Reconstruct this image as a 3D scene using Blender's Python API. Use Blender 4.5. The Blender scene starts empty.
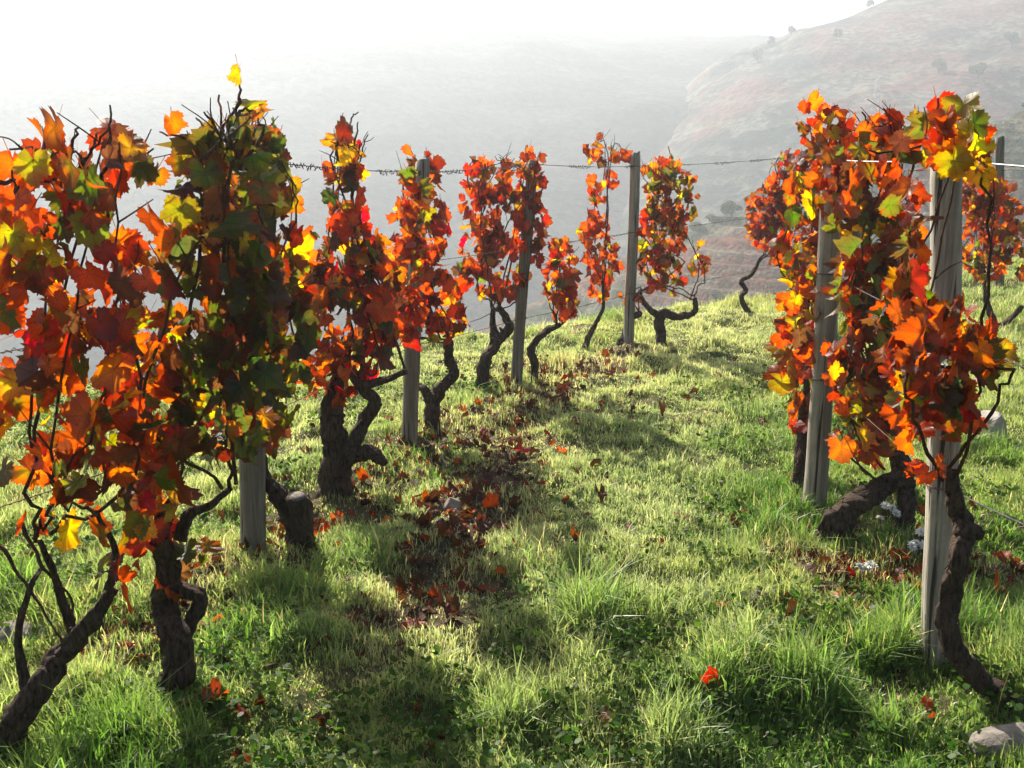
import bpy, math, random
import numpy as np
from mathutils import Vector

rng = np.random.default_rng(11)
random.seed(11)
scene = bpy.context.scene
COL = scene.collection

# ------------------------------------------------------------------ camera geometry
W, Hh, F = 1024, 768, 1000.0
EYE = 1.65
PITCH = math.atan(224 / F)
cp, sp = math.cos(PITCH), math.sin(PITCH)


def ray(px, py):
    u, v = (px - 512) / F, (384 - py) / F
    return np.array([u, cp + sp * v, -sp + cp * v])


def P(px, py, Y):
    """the point seen at a pixel, at world depth Y"""
    d = ray(px, py)
    return np.array([0, 0, EYE]) + d * (Y / d[1])


# ------------------------------------------------------------------ noise and terrain
def hash2(ix, iy, seed):
    h = (ix.astype(np.int64) * 374761393 + iy.astype(np.int64) * 668265263 + seed * 1442695041) & 0xffffffff
    h = ((h ^ (h >> 13)) * 1274126177) & 0xffffffff
    return ((h ^ (h >> 16)) & 0xffffff) / float(0xffffff)


def vnoise(x, y, seed=0):
    x, y = np.asarray(x, float), np.asarray(y, float)
    ix, iy = np.floor(x), np.floor(y)
    fx, fy = x - ix, y - iy
    fx, fy = fx * fx * (3 - 2 * fx), fy * fy * (3 - 2 * fy)
    a, b = hash2(ix, iy, seed), hash2(ix + 1, iy, seed)
    c, d = hash2(ix, iy + 1, seed), hash2(ix + 1, iy + 1, seed)
    return (a * (1 - fx) + b * fx) * (1 - fy) + (c * (1 - fx) + d * fx) * fy


def fbm(x, y, seed=0, octs=4):
    t, amp, tot = 0, 1.0, 0
    for k in range(octs):
        t = t + amp * vnoise(x * 2 ** k, y * 2 ** k, seed + k * 17)
        tot += amp
        amp *= 0.5
    return t / tot


def sstep(a, b, x):
    t = np.clip((x - a) / (b - a), 0, 1)
    return t * t * (3 - 2 * t)


def edge_s(x, y):
    return (-0.75 * x + y - 9.25) / 1.25


def H(x, y):
    x, y = np.asarray(x, float), np.asarray(y, float)
    s = edge_s(x, y) + 0.25 * (vnoise(x * 0.9, y * 0.9, 5) - 0.5)
    z = 0.10 * (fbm(x * 0.9, y * 0.9, 1, 2) - 0.5) + 0.15 * (fbm(x * 2.7, y * 2.7, 2, 3) - 0.5) \
        + 0.025 * (vnoise(x * 14, y * 14, 3) - 0.5)
    z = z + 0.22 * sstep(3.2, 6.5, x) * sstep(5, 10, y)
    sp_ = np.clip(s, 0, None)
    drop = np.where(sp_ < 1.6, 0.2 * sp_ ** 2, 0.512 + 0.64 * (sp_ - 1.6))
    z = z - np.minimum(drop, 42 + 6 * fbm(x * 0.02, y * 0.02, 9, 3))
    return z


def hit(px, py):
    d = ray(px, py)
    ts = np.linspace(1.5, 16, 1500)
    pts = np.array([0, 0, EYE]) + d * ts[:, None]
    below = pts[:, 2] < H(pts[:, 0], pts[:, 1])
    k = np.argmax(below) if below.any() else len(ts) - 1
    return pts[k]


# left-row litter strip with the row's shade painted in, right-row litter patches, in plan
LIT = [hit(*p)[:2] for p in ((600, 362), (545, 395), (515, 425), (490, 490), (440, 540), (415, 610))]
LIT_R = [hit(*p)[:2] for p in ((790, 560), (850, 575), (905, 575), (985, 580))]
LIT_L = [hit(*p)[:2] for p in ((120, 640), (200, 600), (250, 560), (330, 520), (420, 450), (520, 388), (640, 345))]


def dist_poly(x, y, pl):
    best = np.full(np.shape(x), 1e9)
    for a, b in zip(pl[:-1], pl[1:]):
        d = b - a
        t = np.clip(((x - a[0]) * d[0] + (y - a[1]) * d[1]) / (d @ d), 0, 1)
        best = np.minimum(best, np.hypot(x - a[0] - t * d[0], y - a[1] - t * d[1]))
    return best


def soil_shade_mask(x, y):
    n = fbm(x * 2.3, y * 2.3, 31, 3)
    a = 1 - sstep(0.06, 0.36, dist_poly(x, y, LIT) + (n - 0.5) * 0.5)  # litter soil, kept wide and dark to paint the left row's shade band
    b = 1 - sstep(0.02, 0.28, dist_poly(x, y, LIT_R) + (n - 0.5) * 0.6)
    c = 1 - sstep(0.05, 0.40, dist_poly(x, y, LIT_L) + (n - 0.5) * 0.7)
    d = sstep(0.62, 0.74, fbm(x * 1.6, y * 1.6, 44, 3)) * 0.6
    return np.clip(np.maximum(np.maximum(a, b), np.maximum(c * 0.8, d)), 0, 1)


# ------------------------------------------------------------------ object helpers
def link(o, parent=None):
    COL.objects.link(o)
    if parent is not None:
        o.parent = parent
        o.matrix_parent_inverse = parent.matrix_world.inverted() if False else o.matrix_parent_inverse
    return o


def tag(o, label=None, cat=None, group=None, kind=None):
    if label: o['label'] = label
    if cat: o['category'] = cat
    if group: o['group'] = group
    if kind: o['kind'] = kind
    return o


def thing(name, loc, label, cat, group=None):
    o = bpy.data.objects.new(name, None)
    o.empty_display_size = 0.1
    o.location = loc
    COL.objects.link(o)
    return tag(o, label, cat, group)


def np_mesh(name, V, T, col=None, uv=None, smooth=True):
    V = np.asarray(V, np.float32)
    T = np.asarray(T, np.int32)
    me = bpy.data.meshes.new(name)
    me.vertices.add(len(V)); me.vertices.foreach_set('co', V.ravel())
    me.loops.add(T.size); me.loops.foreach_set('vertex_index', T.ravel())
    me.polygons.add(len(T))
    me.polygons.foreach_set('loop_start', np.arange(0, T.size, T.shape[1], dtype=np.int32))
    if smooth:
        me.polygons.foreach_set('use_smooth', np.ones(len(T), bool))
    if uv is not None:
        l = me.uv_layers.new(name='UVMap')
        l.data.foreach_set('uv', np.asarray(uv, np.float32)[T.ravel()].ravel())
    if col is not None:
        a = me.color_attributes.new('Col', 'FLOAT_COLOR', 'POINT')
        c = np.ones((len(V), 4), np.float32); c[:, :3] = col
        a.data.foreach_set('color', c.ravel())
    me.update(calc_edges=True)
    return me


def obj(name, me, mat, parent=None):
    """one mesh object; vertices are in world space, made local to the parent"""
    if parent is not None:
        off = np.array(parent.location)
        n = len(me.vertices)
        co = np.empty(n * 3, np.float32); me.vertices.foreach_get('co', co)
        me.vertices.foreach_set('co', (co.reshape(-1, 3) - off).astype(np.float32).ravel())
        me.update()
    me.materials.append(mat)
    o = bpy.data.objects.new(name, me)
    COL.objects.link(o)
    if parent is not None:
        o.parent = parent
    return o


class MB:
    """collects triangles"""
    def __init__(s):
        s.v, s.t, s.c, s.uv, s.n = [], [], [], [], 0

    def add(s, V, T, col=(0.5, 0.5, 0.5), uv=None):
        V = np.asarray(V, float)
        s.v.append(V); s.t.append(np.asarray(T, int) + s.n)
        c = np.empty((len(V), 3)); c[:] = col
        s.c.append(c)
        s.uv.append(np.zeros((len(V), 2)) if uv is None else np.asarray(uv, float))
        s.n += len(V)

    def build(s, name, mat, parent=None, smooth=True):
        me = np_mesh(name, np.vstack(s.v), np.vstack(s.t), np.vstack(s.c), np.vstack(s.uv), smooth)
        return obj(name, me, mat, parent)


def catmull(pts, k=6):
    pts = np.asarray(pts, float)
    if len(pts) < 3:
        t = np.linspace(0, 1, k + 1)[:, None]
        return pts[0] * (1 - t) + pts[-1] * t
    q = np.vstack([2 * pts[0] - pts[1], pts, 2 * pts[-1] - pts[-2]])
    out = []
    for i in range(1, len(q) - 2):
        for t in np.linspace(0, 1, k, endpoint=False):
            a, b, c, d = q[i - 1], q[i], q[i + 1], q[i + 2]
            out.append(0.5 * (2 * b + (c - a) * t + (2 * a - 5 * b + 4 * c - d) * t * t + (3 * b - a - 3 * c + d) * t ** 3))
    out.append(q[-2])
    return np.array(out)


def tube(mb, pts, rad, sides=8, rough=0.0, seed=0, col=(0.5, 0.5, 0.5), cap=True, twist=0.0, lobes=0.0):
    pts = np.asarray(pts, float)
    n = len(pts)
    rad = np.broadcast_to(np.asarray(rad, float), (n,)) if np.ndim(rad) == 0 else np.asarray(rad, float)
    tan = np.gradient(pts, axis=0)
    tan /= np.linalg.norm(tan, axis=1)[:, None] + 1e-9
    ref = np.array([1.0, 0.13, 0.05]) if abs(tan[0][0]) < 0.85 else np.array([0.1, 1.0, 0.05])
    V, UV = [], []
    a = np.arange(sides) * 2 * math.pi / sides
    L = 0
    for i in range(n):
        if i: L += np.linalg.norm(pts[i] - pts[i - 1])
        u = ref - tan[i] * (ref @ tan[i]); u /= np.linalg.norm(u) + 1e-9
        w = np.cross(tan[i], u); ref = u
        aa = a + twist * L
        r = rad[i] * (1 + lobes * np.sin(3 * a + 1.3 + seed) + 0.5 * lobes * np.sin(5 * a + seed * 2.1))
        if rough:
            if sides > 24: r = r * (1 + .34 * (np.abs(vnoise((a + .6 * math.sin(L * 9 + seed)) * 3.2, np.full(sides, L * 9.0 + seed), 17) - .5) - .2) + .14 * (vnoise(a * 7, np.full(sides, L * 60.0), 19) - .5))
            r = r * (1 + rough * 2 * (vnoise(a * 1.6 + seed * 7.1, np.full(sides, L * 22.0) + seed, 7) - 0.5)
                     + rough * 1.2 * (vnoise(np.full(sides, 3.0 + seed), np.full(sides, L * 30.0), 8) - 0.5))
        V.append(pts[i] + np.outer(np.cos(aa) * r, u) + np.outer(np.sin(aa) * r, w))
        UV.append(np.stack([a / 6.283, np.full(sides, L)], 1))
    V = np.vstack(V); UV = np.vstack(UV)
    T = []
    for i in range(n - 1):
        for j in range(sides):
            p, q = i * sides + j, i * sides + (j + 1) % sides
            T += [(p, q, q + sides), (p, q + sides, p + sides)]
    if cap:
        for base, i, fl in ((0, 0, True), ((n - 1) * sides, n - 1, False)):
            V = np.vstack([V, pts[i][None]]); UV = np.vstack([UV, [[0, 0]]])
            c = len(V) - 1
            for j in range(sides):
                p, q = base + j, base + (j + 1) % sides
                T.append((c, q, p) if fl else (c, p, q))
    mb.add(V, T, col, UV)


# ------------------------------------------------------------------ materials
def new_mat(name):
    m = bpy.data.materials.new(name)
    m.use_nodes = True
    nt = m.node_tree
    nt.nodes.clear()
    return m, nt, nt.nodes, nt.links


def N(nt, typ, **kw):
    n = nt.nodes.new(typ)
    for k, v in kw.items():
        if k in n.inputs.keys() if isinstance(k, str) else False:
            n.inputs[k].default_value = v
        else:
            setattr(n, k, v)
    return n


def math_node(nt, op, a, b=None):
    n = nt.nodes.new('ShaderNodeMath'); n.operation = op
    for i, v in enumerate((a, b)):
        if v is None: continue
        if isinstance(v, (int, float)): n.inputs[i].default_value = v
        else: nt.links.new(v, n.inputs[i])
    return n.outputs[0]


def mix_col(nt, fac, a, b, blend='MIX'):
    n = nt.nodes.new('ShaderNodeMix'); n.data_type = 'RGBA'; n.blend_type = blend
    for sock, v in ((n.inputs[0], fac), (n.inputs[6], a), (n.inputs[7], b)):
        if isinstance(v, (int, float)): sock.default_value = v
        elif isinstance(v, tuple): sock.default_value = (*v, 1)
        else: nt.links.new(v, sock)
    return n.outputs[2]


def ramp(nt, fac, stops):
    n = nt.nodes.new('ShaderNodeValToRGB')
    nt.links.new(fac, n.inputs[0])
    e = n.color_ramp.elements
    while len(e) < len(stops): e.new(0.5)
    for el, (p, c) in zip(e, stops):
        el.position = p; el.color = (*c, 1) if isinstance(c, tuple) else (c, c, c, 1)
    return n.outputs[0]


def noise_tex(nt, vec, scale, detail=4, rough=0.55):
    n = nt.nodes.new('ShaderNodeTexNoise')
    n.inputs['Scale'].default_value = scale; n.inputs['Detail'].default_value = detail
    n.inputs['Roughness'].default_value = rough
    if vec is not None: nt.links.new(vec, n.inputs['Vector'])
    return n.outputs[0]


def bump(nt, h, strength, dist):
    n = nt.nodes.new('ShaderNodeBump')
    n.inputs['Strength'].default_value = strength; n.inputs['Distance'].default_value = dist
    nt.links.new(h, n.inputs['Height'])
    return n.outputs[0]


def principled(nt, color, rough=0.8, normal=None, spec=0.3):
    b = nt.nodes.new('ShaderNodeBsdfPrincipled')
    if isinstance(color, tuple): b.inputs['Base Color'].default_value = (*color, 1)
    else: nt.links.new(color, b.inputs['Base Color'])
    if isinstance(rough, (int, float)): b.inputs['Roughness'].default_value = rough
    else: nt.links.new(rough, b.inputs['Roughness'])
    b.inputs['Specular IOR Level'].default_value = spec
    if normal is not None: nt.links.new(normal, b.inputs['Normal'])
    o = nt.nodes.new('ShaderNodeOutputMaterial')
    nt.links.new(b.outputs[0], o.inputs[0])
    return b


def mat_leaf(name, trans=0.55, gloss=0.06, boost=1.0, veins=True):
    m, nt, nd, lk = new_mat(name)
    at = N(nt, 'ShaderNodeAttribute', attribute_name='Col')
    uv = nd.new('ShaderNodeUVMap'); sepn = nd.new('ShaderNodeSeparateXYZ'); lk.new(uv.outputs[0], sepn.inputs[0])
    x, y = sepn.outputs[0], sepn.outputs[1]
    geo = nd.new('ShaderNodeTexCoord')
    blot = noise_tex(nt, geo.outputs['Object'], 38, 4, 0.6)
    c = mix_col(nt, ramp(nt, blot, [(0.35, 0.0), (0.68, 0.55)]), at.outputs[0], mix_col(nt, 1.0, at.outputs[0], (0.62, 0.5, 0.5), 'MULTIPLY'))
    b2 = noise_tex(nt, geo.outputs['Object'], 16, 3, 0.6)
    if veins:
        c = mix_col(nt, ramp(nt, b2, [(0.50, 0.0), (0.66, 0.55)]), c, mix_col(nt, 0.5, c, (0.16, 0.10, 0.025)))
        spots = ramp(nt, noise_tex(nt, geo.outputs['Object'], 90, 2, 0.5), [(0.66, 0.0), (0.72, 0.7)])
        c = mix_col(nt, spots, c, (0.10, 0.05, 0.02))
    h = blot
    if veins:
        r = math_node(nt, 'SQRT', math_node(nt, 'ADD', math_node(nt, 'MULTIPLY', x, x), math_node(nt, 'MULTIPLY', y, y)))
        th = math_node(nt, 'ARCTAN2', x, y)
        k = math_node(nt, 'FRACT', math_node(nt, 'ADD', math_node(nt, 'DIVIDE', th, 0.98), 0.5))
        d = math_node(nt, 'MULTIPLY', math_node(nt, 'ABSOLUTE', math_node(nt, 'SUBTRACT', k, 0.5)), 0.98)
        dist = math_node(nt, 'MULTIPLY', d, r)
        v1 = ramp(nt, dist, [(0.008, 1.0), (0.035, 0.0)])
        # side veins branch off the main ones
        w = math_node(nt, 'FRACT', math_node(nt, 'MULTIPLY', math_node(nt, 'SUBTRACT', r, math_node(nt, 'MULTIPLY', dist, 0.9)), 6.5))
        v2 = ramp(nt, math_node(nt, 'ABSOLUTE', math_node(nt, 'SUBTRACT', w, 0.5)), [(0.02, 0.6), (0.12, 0.0)])
        v = math_node(nt, 'MAXIMUM', v1, v2)
        c = mix_col(nt, math_node(nt, 'MULTIPLY', v, 0.55), c, mix_col(nt, 1.0, c, (0.45, 0.4, 0.4), 'MULTIPLY'))
        h = math_node(nt, 'SUBTRACT', blot, v)
    nrm = bump(nt, h, 0.35, 0.004)
    df = nd.new('ShaderNodeBsdfDiffuse'); tr = nd.new('ShaderNodeBsdfTranslucent'); gl = nd.new('ShaderNodeBsdfGlossy')
    lk.new(mix_col(nt, 1.0, c, (0.62, 0.62, 0.62), 'MULTIPLY'), df.inputs[0])
    hs = nd.new('ShaderNodeHueSaturation'); hs.inputs['Saturation'].default_value = 1.12; hs.inputs['Value'].default_value = boost
    lk.new(c, hs.inputs['Color']); lk.new(hs.outputs[0], tr.inputs[0])
    gl.inputs['Roughness'].default_value = 0.42
    for n_ in (df, gl): lk.new(nrm, n_.inputs['Normal'])
    m1 = nd.new('ShaderNodeMixShader'); m1.inputs[0].default_value = trans
    lk.new(df.outputs[0], m1.inputs[1]); lk.new(tr.outputs[0], m1.inputs[2])
    m2 = nd.new('ShaderNodeMixShader'); m2.inputs[0].default_value = gloss
    lk.new(m1.outputs[0], m2.inputs[1]); lk.new(gl.outputs[0], m2.inputs[2])
    o = nd.new('ShaderNodeOutputMaterial'); lk.new(m2.outputs[0], o.inputs[0])
    return m


def mat_bark(name, dark, light, scale=60):
    m, nt, nd, lk = new_mat(name)
    tc = nd.new('ShaderNodeTexCoord')
    mp = nd.new('ShaderNodeMapping'); mp.inputs['Scale'].default_value = (1, 1, 0.22)
    lk.new(tc.outputs['Object'], mp.inputs[0])
    n1 = noise_tex(nt, mp.outputs[0], scale, 6, 0.65)
    n2 = noise_tex(nt, tc.outputs['Object'], 9, 3)
    c = ramp(nt, n1, [(0.3, dark), (0.72, light)])
    c = mix_col(nt, ramp(nt, n2, [(0.58, 0.0), (0.8, 0.3)]), c, (0.16, 0.14, 0.10))
    principled(nt, c, 0.9, bump(nt, n1, 1.0, 0.03), 0.15)
    return m


def mat_post(name, tint, dark):
    m, nt, nd, lk = new_mat(name)
    tc = nd.new('ShaderNodeTexCoord')
    mp = nd.new('ShaderNodeMapping'); mp.inputs['Scale'].default_value = (1, 1, 0.035)
    lk.new(tc.outputs['Object'], mp.inputs[0])
    g = noise_tex(nt, mp.outputs[0], 95, 5, 0.65)
    b = noise_tex(nt, tc.outputs['Object'], 7, 4)
    crack = ramp(nt, noise_tex(nt, mp.outputs[0], 42, 3, 0.5), [(0.36, 1.0), (0.41, 0.0)])
    c = ramp(nt, g, [(0.28, dark), (0.55, tint), (0.8, tuple(min(1, t * 1.25) for t in tint))])
    c = mix_col(nt, ramp(nt, b, [(0.48, 0.0), (0.7, 0.6)]), c, tuple(0.55 * t for t in tint))
    lich = noise_tex(nt, tc.outputs['Object'], 26, 5, 0.7)
    c = mix_col(nt, ramp(nt, lich, [(0.60, 0.0), (0.66, 0.55)]), c, (0.26, 0.26, 0.17))
    c = mix_col(nt, ramp(nt, noise_tex(nt, mp.outputs[0], 14, 3), [(0.52, 0.0), (0.62, 0.55)]), c, dark)
    c = mix_col(nt, crack, c, (0.05, 0.04, 0.035))
    principled(nt, c, 0.85, bump(nt, math_node(nt, 'SUBTRACT', g, crack), 0.7, 0.006), 0.2)
    return m


def mat_ground():
    m, nt, nd, lk = new_mat('soil_and_turf')
    tc = nd.new('ShaderNodeTexCoord')
    at = N(nt, 'ShaderNodeAttribute', attribute_name='Col')
    n1 = noise_tex(nt, tc.outputs['Object'], 26, 6, 0.65)
    n2 = noise_tex(nt, tc.outputs['Object'], 3.5, 4)
    turf = ramp(nt, n1, [(0.3, (0.035, 0.045, 0.014)), (0.6, (0.085, 0.10, 0.03)), (0.8, (0.17, 0.15, 0.07))])
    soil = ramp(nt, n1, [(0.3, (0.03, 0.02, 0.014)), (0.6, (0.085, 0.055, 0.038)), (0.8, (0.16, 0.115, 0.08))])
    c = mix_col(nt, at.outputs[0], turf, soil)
    c = mix_col(nt, ramp(nt, n2, [(0.5, 0.0), (0.8, 0.5)]), c, (0.13, 0.12, 0.05))
    principled(nt, c, 0.95, bump(nt, n1, 0.8, 0.02), 0.1)
    return m


def mat_hill(name, green, rust, straw, sc, terr):
    m, nt, nd, lk = new_mat(name)
    tc = nd.new('ShaderNodeTexCoord')
    geo = nd.new('ShaderNodeNewGeometry')
    big = noise_tex(nt, tc.outputs['Object'], 0.014 * sc, 4, 0.6)
    mid = noise_tex(nt, tc.outputs['Object'], 0.07 * sc, 5, 0.65)
    fine = noise_tex(nt, tc.outputs['Object'], 0.5 * sc, 4, 0.6)
    c = mix_col(nt, ramp(nt, big, [(0.47, 0.0), (0.53, 1.0)]), green, rust)
    c = mix_col(nt, ramp(nt, mid, [(0.52, 0.0), (0.60, 0.85)]), c, straw)
    sx = nd.new('ShaderNodeSeparateXYZ'); lk.new(tc.outputs['Object'], sx.inputs[0])
    k = math_node(nt, 'FRACT', math_node(nt, 'DIVIDE', math_node(nt, 'ADD', sx.outputs[2], math_node(nt, 'MULTIPLY', mid, terr * 1.2)), terr))
    c = mix_col(nt, ramp(nt, k, [(0.0, 0.45), (0.2, 0.45), (0.34, 0.0)]), c, straw)
    c = mix_col(nt, ramp(nt, fine, [(0.4, 0.7), (0.62, 0.0)]), c, tuple(0.35 * g for g in green))
    principled(nt, c, 0.95, bump(nt, fine, 0.6, 1.0), 0.05)
    return m


def mat_grass():
    m, nt, nd, lk = new_mat('dewy_grass')
    at = N(nt, 'ShaderNodeAttribute', attribute_name='Col')
    df = nd.new('ShaderNodeBsdfDiffuse'); tr = nd.new('ShaderNodeBsdfTranslucent'); gl = nd.new('ShaderNodeBsdfGlossy')
    lk.new(at.outputs[0], df.inputs[0]); lk.new(mix_col(nt, 1.0, at.outputs[0], (1.25, 1.2, 0.9), 'MULTIPLY'), tr.inputs[0])
    gl.inputs['Roughness'].default_value = 0.55
    m1 = nd.new('ShaderNodeMixShader'); m1.inputs[0].default_value = 0.62
    lk.new(df.outputs[0], m1.inputs[1]); lk.new(tr.outputs[0], m1.inputs[2])
    fr = nd.new('ShaderNodeLayerWeight'); fr.inputs[0].default_value = 0.35
    m2 = nd.new('ShaderNodeMixShader')
    lk.new(math_node(nt, 'ADD', math_node(nt, 'MULTIPLY', fr.outputs[0], 0.07), 0.015), m2.inputs[0])
    lk.new(m1.outputs[0], m2.inputs[1]); lk.new(gl.outputs[0], m2.inputs[2])
    o = nd.new('ShaderNodeOutputMaterial'); lk.new(m2.outputs[0], o.inputs[0])
    return m


def mat_plain(name, col, rough=0.6, metal=0.0, sc=40, var=0.35, bmp=0.003):
    m, nt, nd, lk = new_mat(name)
    tc = nd.new('ShaderNodeTexCoord')
    n = noise_tex(nt, tc.outputs['Object'], sc, 5, 0.6)
    c = ramp(nt, n, [(0.3, tuple(x * (1 - var) for x in col)), (0.7, tuple(min(1, x * (1 + var)) for x in col))])
    b = principled(nt, c, rough, bump(nt, n, 0.6, bmp), 0.3)
    b.inputs['Metallic'].default_value = metal
    return m


M_LEAF = mat_leaf('autumn_vine_leaf', 0.70, 0.03, 1.45)
M_LITTER = mat_leaf('dry_fallen_leaf', 0.35, 0.015, 1.0)
M_WEED = mat_leaf('weed_leaf', 0.55, 0.008, 1.1, veins=False)
M_TREE = mat_leaf('tree_leaf', 0.3, 0.02, 1.0, veins=False)
M_TRUNK = mat_bark('old_vine_bark', (0.012, 0.008, 0.007), (0.16, 0.108, 0.08), 85)
M_CANE = mat_bark('cane_bark', (0.05, 0.025, 0.015), (0.17, 0.09, 0.055), 120)
M_STUMP = mat_plain('sawn_wood_end', (0.13, 0.115, 0.10), 0.9, sc=60, var=0.5)
M_WOOD = mat_post('weathered_post_wood', (0.33, 0.285, 0.225), (0.11, 0.09, 0.07))
M_WOOD_PALE = mat_post('pale_post_wood', (0.40, 0.36, 0.295), (0.15, 0.13, 0.105))
M_WOOD_DARK = mat_post('dark_post_wood', (0.20, 0.175, 0.14), (0.08, 0.07, 0.06))
M_GROUND = mat_ground()
M_GRASS = mat_grass()
M_WIRE = mat_plain('galvanised_wire', (0.60, 0.59, 0.57), 0.5, 0.25, 300, 0.25, 0.0005)
M_RUST = mat_plain('rusty_wire', (0.16, 0.10, 0.07), 0.7, 0.5, 300, 0.4, 0.0005)
M_TENDRIL = mat_plain('dry_tendril', (0.07, 0.05, 0.04), 0.9, 0, 200, 0.4, 0.001)
M_ROCK = mat_plain('schist_stone', (0.19, 0.165, 0.14), 0.9, 0, 14, 0.5, 0.02)
M_ROCK_PALE = mat_plain('pale_stone', (0.33, 0.30, 0.26), 0.9, 0, 12, 0.4, 0.02)
M_PETAL = mat_plain('white_petals', (0.80, 0.79, 0.74), 0.6, 0, 80, 0.08, 0.002)
M_DISC = mat_plain('yellow_flower_disc', (0.6, 0.42, 0.06), 0.7, 0, 200, 0.2, 0.002)
M_STEEL = mat_plain('pylon_steel', (0.16, 0.165, 0.17), 0.5, 0.6, 2, 0.15, 0.01)

# ------------------------------------------------------------------ ground sheet
def nonuni(lo, a, b, hi, fine, grow=1.18):
    mid = list(np.arange(a, b, fine))
    up, st = [b], fine
    while up[-1] < hi: st *= grow; up.append(up[-1] + st)
    dn, st = [], fine
    x = a
    while x > lo: st *= grow; x -= st; dn.append(x)
    return np.array(dn[::-1] + mid + up)


def grid_tris(nx, ny):
    i = np.arange(nx - 1); j = np.arange(ny - 1)
    I, J = np.meshgrid(i, j)
    a = (J * nx + I).ravel()
    return np.vstack([np.stack([a, a + 1, a + nx + 1], 1), np.stack([a, a + nx + 1, a + nx], 1)])


gx = nonuni(-500, -5.5, 8.5, 500, 0.045)
gy = nonuni(-60, 1.2, 15, 600, 0.045)
X, Y = np.meshgrid(gx, gy)
Z = H(X, Y)
sm = soil_shade_mask(X, Y)
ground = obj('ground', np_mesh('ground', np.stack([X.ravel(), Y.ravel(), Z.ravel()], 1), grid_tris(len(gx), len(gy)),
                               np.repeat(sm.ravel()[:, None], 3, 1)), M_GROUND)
tag(ground, 'grassy terrace of the vineyard falling away at its far edge', 'ground', kind='structure')

# ------------------------------------------------------------------ hills across the valley
def hill(name, label, ridge_px, Yr, Y0, foot, mat, nz, tstep=0.0, back=0.6, seed=1, n=(260, 150)):
    rp = np.array([P(px, py, Yr) for px, py in ridge_px])
    xs = np.linspace(rp[0, 0], rp[-1, 0], n[0])
    rz = np.interp(xs, rp[:, 0], rp[:, 2])
    ys = np.linspace(Y0, Yr + (Yr - Y0) * back, n[1])
    X, Y = np.meshgrid(xs, ys)
    R = np.broadcast_to(rz, X.shape)
    t = (Y - Y0) / (Yr - Y0)
    f = np.where(t <= 1, 1 - (1 - np.clip(t, 0, 1)) ** 1.5, 1 - 0.8 * (t - 1) ** 1.4)
    L = (Yr - Y0)
    z = foot + (R - foot) * f + nz * (fbm(X / L * 5, Y / L * 5, seed, 5) - 0.5) * np.clip(1.2 - np.abs(t - 1) * 0.3, 0.3, 1)
    if tstep:
        q = (z + 0.4 * tstep * fbm(X / L * 9, Y / L * 9, seed + 5, 2)) / tstep
        fr = q - np.floor(q)
        z = z + tstep * (sstep(0.0, 1.0, sstep(0.55, 1.0, fr)) - fr)
    o = obj(name, np_mesh(name, np.stack([X.ravel(), Y.ravel(), z.ravel()], 1), grid_tris(*n)), mat)
    tag(o, label, 'hill', kind='structure')
    return xs, ys, z


def hz(hd, x, y):
    xs, ys, z = hd
    i = int(np.clip(np.searchsorted(xs, x), 0, len(xs) - 1)); j = int(np.clip(np.searchsorted(ys, y), 0, len(ys) - 1))
    return z[j, i]


far = hill('far_hill', 'distant hill fading white in the haze under the sky',
           [(-420, -30), (0, -25), (250, -20), (430, 2), (480, 18), (600, 30), (700, 38), (770, 42), (900, 50), (1400, 60)],
           350, 150, -34, mat_hill('far_hill_cover', (0.018, 0.026, 0.018), (0.05, 0.034, 0.03), (0.06, 0.058, 0.046), 1.0, 5.0), 9, 0, 0.15, 3)
right = hill('right_hill', 'hazy vineyard hillside rising to the right across the valley',
             [(420, 300), (560, 190), (650, 118), (720, 66), (765, 44), (800, 25), (860, 9), (900, 0), (1024, -28), (1400, -90)],
             260, 125, -36, mat_hill('right_hill_cover', (0.022, 0.032, 0.022), (0.13, 0.055, 0.042), (0.15, 0.135, 0.10), 1.4, 5.5), 9, 0.0, 0.3, 8, (340, 200))
spur = hill('terraced_spur', 'nearer terraced spur with rust red vine rows behind the right row',
            [(470, 340), (560, 292), (640, 252), (690, 228), (730, 211), (770, 197), (850, 164), (970, 128), (1024, 110), (1400, 30)],
            110, 55, -32, mat_hill('spur_cover', (0.04, 0.052, 0.024), (0.16, 0.06, 0.04), (0.19, 0.165, 0.115), 4.0, 1.6), 2.2, 1.0, 0.7, 21, (420, 240))

# ------------------------------------------------------------------ leaf geometry
CTRL = [(0, 1.0), (14, .93), (29, .80), (42, .86), (56, .95), (72, .90), (90, .76), (104, .80), (122, .84), (142, .76), (160, .66), (173, .34), (180, .12)]


def leaf_template(n):
    th = np.linspace(-180, 180, n, endpoint=False) + 180.0 / n
    r = np.interp(np.abs(th), [c[0] for c in CTRL], [c[1] for c in CTRL])
    r = r * (1 + 0.065 * np.where(np.arange(n) % 2, 1, -1) * (np.abs(th) < 168))
    a = np.radians(th)
    ring = np.stack([np.sin(a) * r, np.cos(a) * r], 1)
    pts = np.vstack([[[0, 0]], ring * 0.36, ring * .70, ring])
    T = []
    for j in range(n):
        k = (j + 1) % n
        T += [(0, 1 + j, 1 + k), (1 + j, 1 + n + j, 1 + n + k), (1 + j, 1 + n + k, 1 + k), (1 + n + j, 1 + 2 * n + j, 1 + 2 * n + k), (1 + n + j, 1 + 2 * n + k, 1 + n + k)]
    lev = np.concatenate([[0], np.full(n, 0.4), np.full(n, .72), np.ones(n)])
    return pts, np.array(T), lev


TPL = {'near': leaf_template(44), 'mid': leaf_template(30), 'far': leaf_template(20)}

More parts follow.
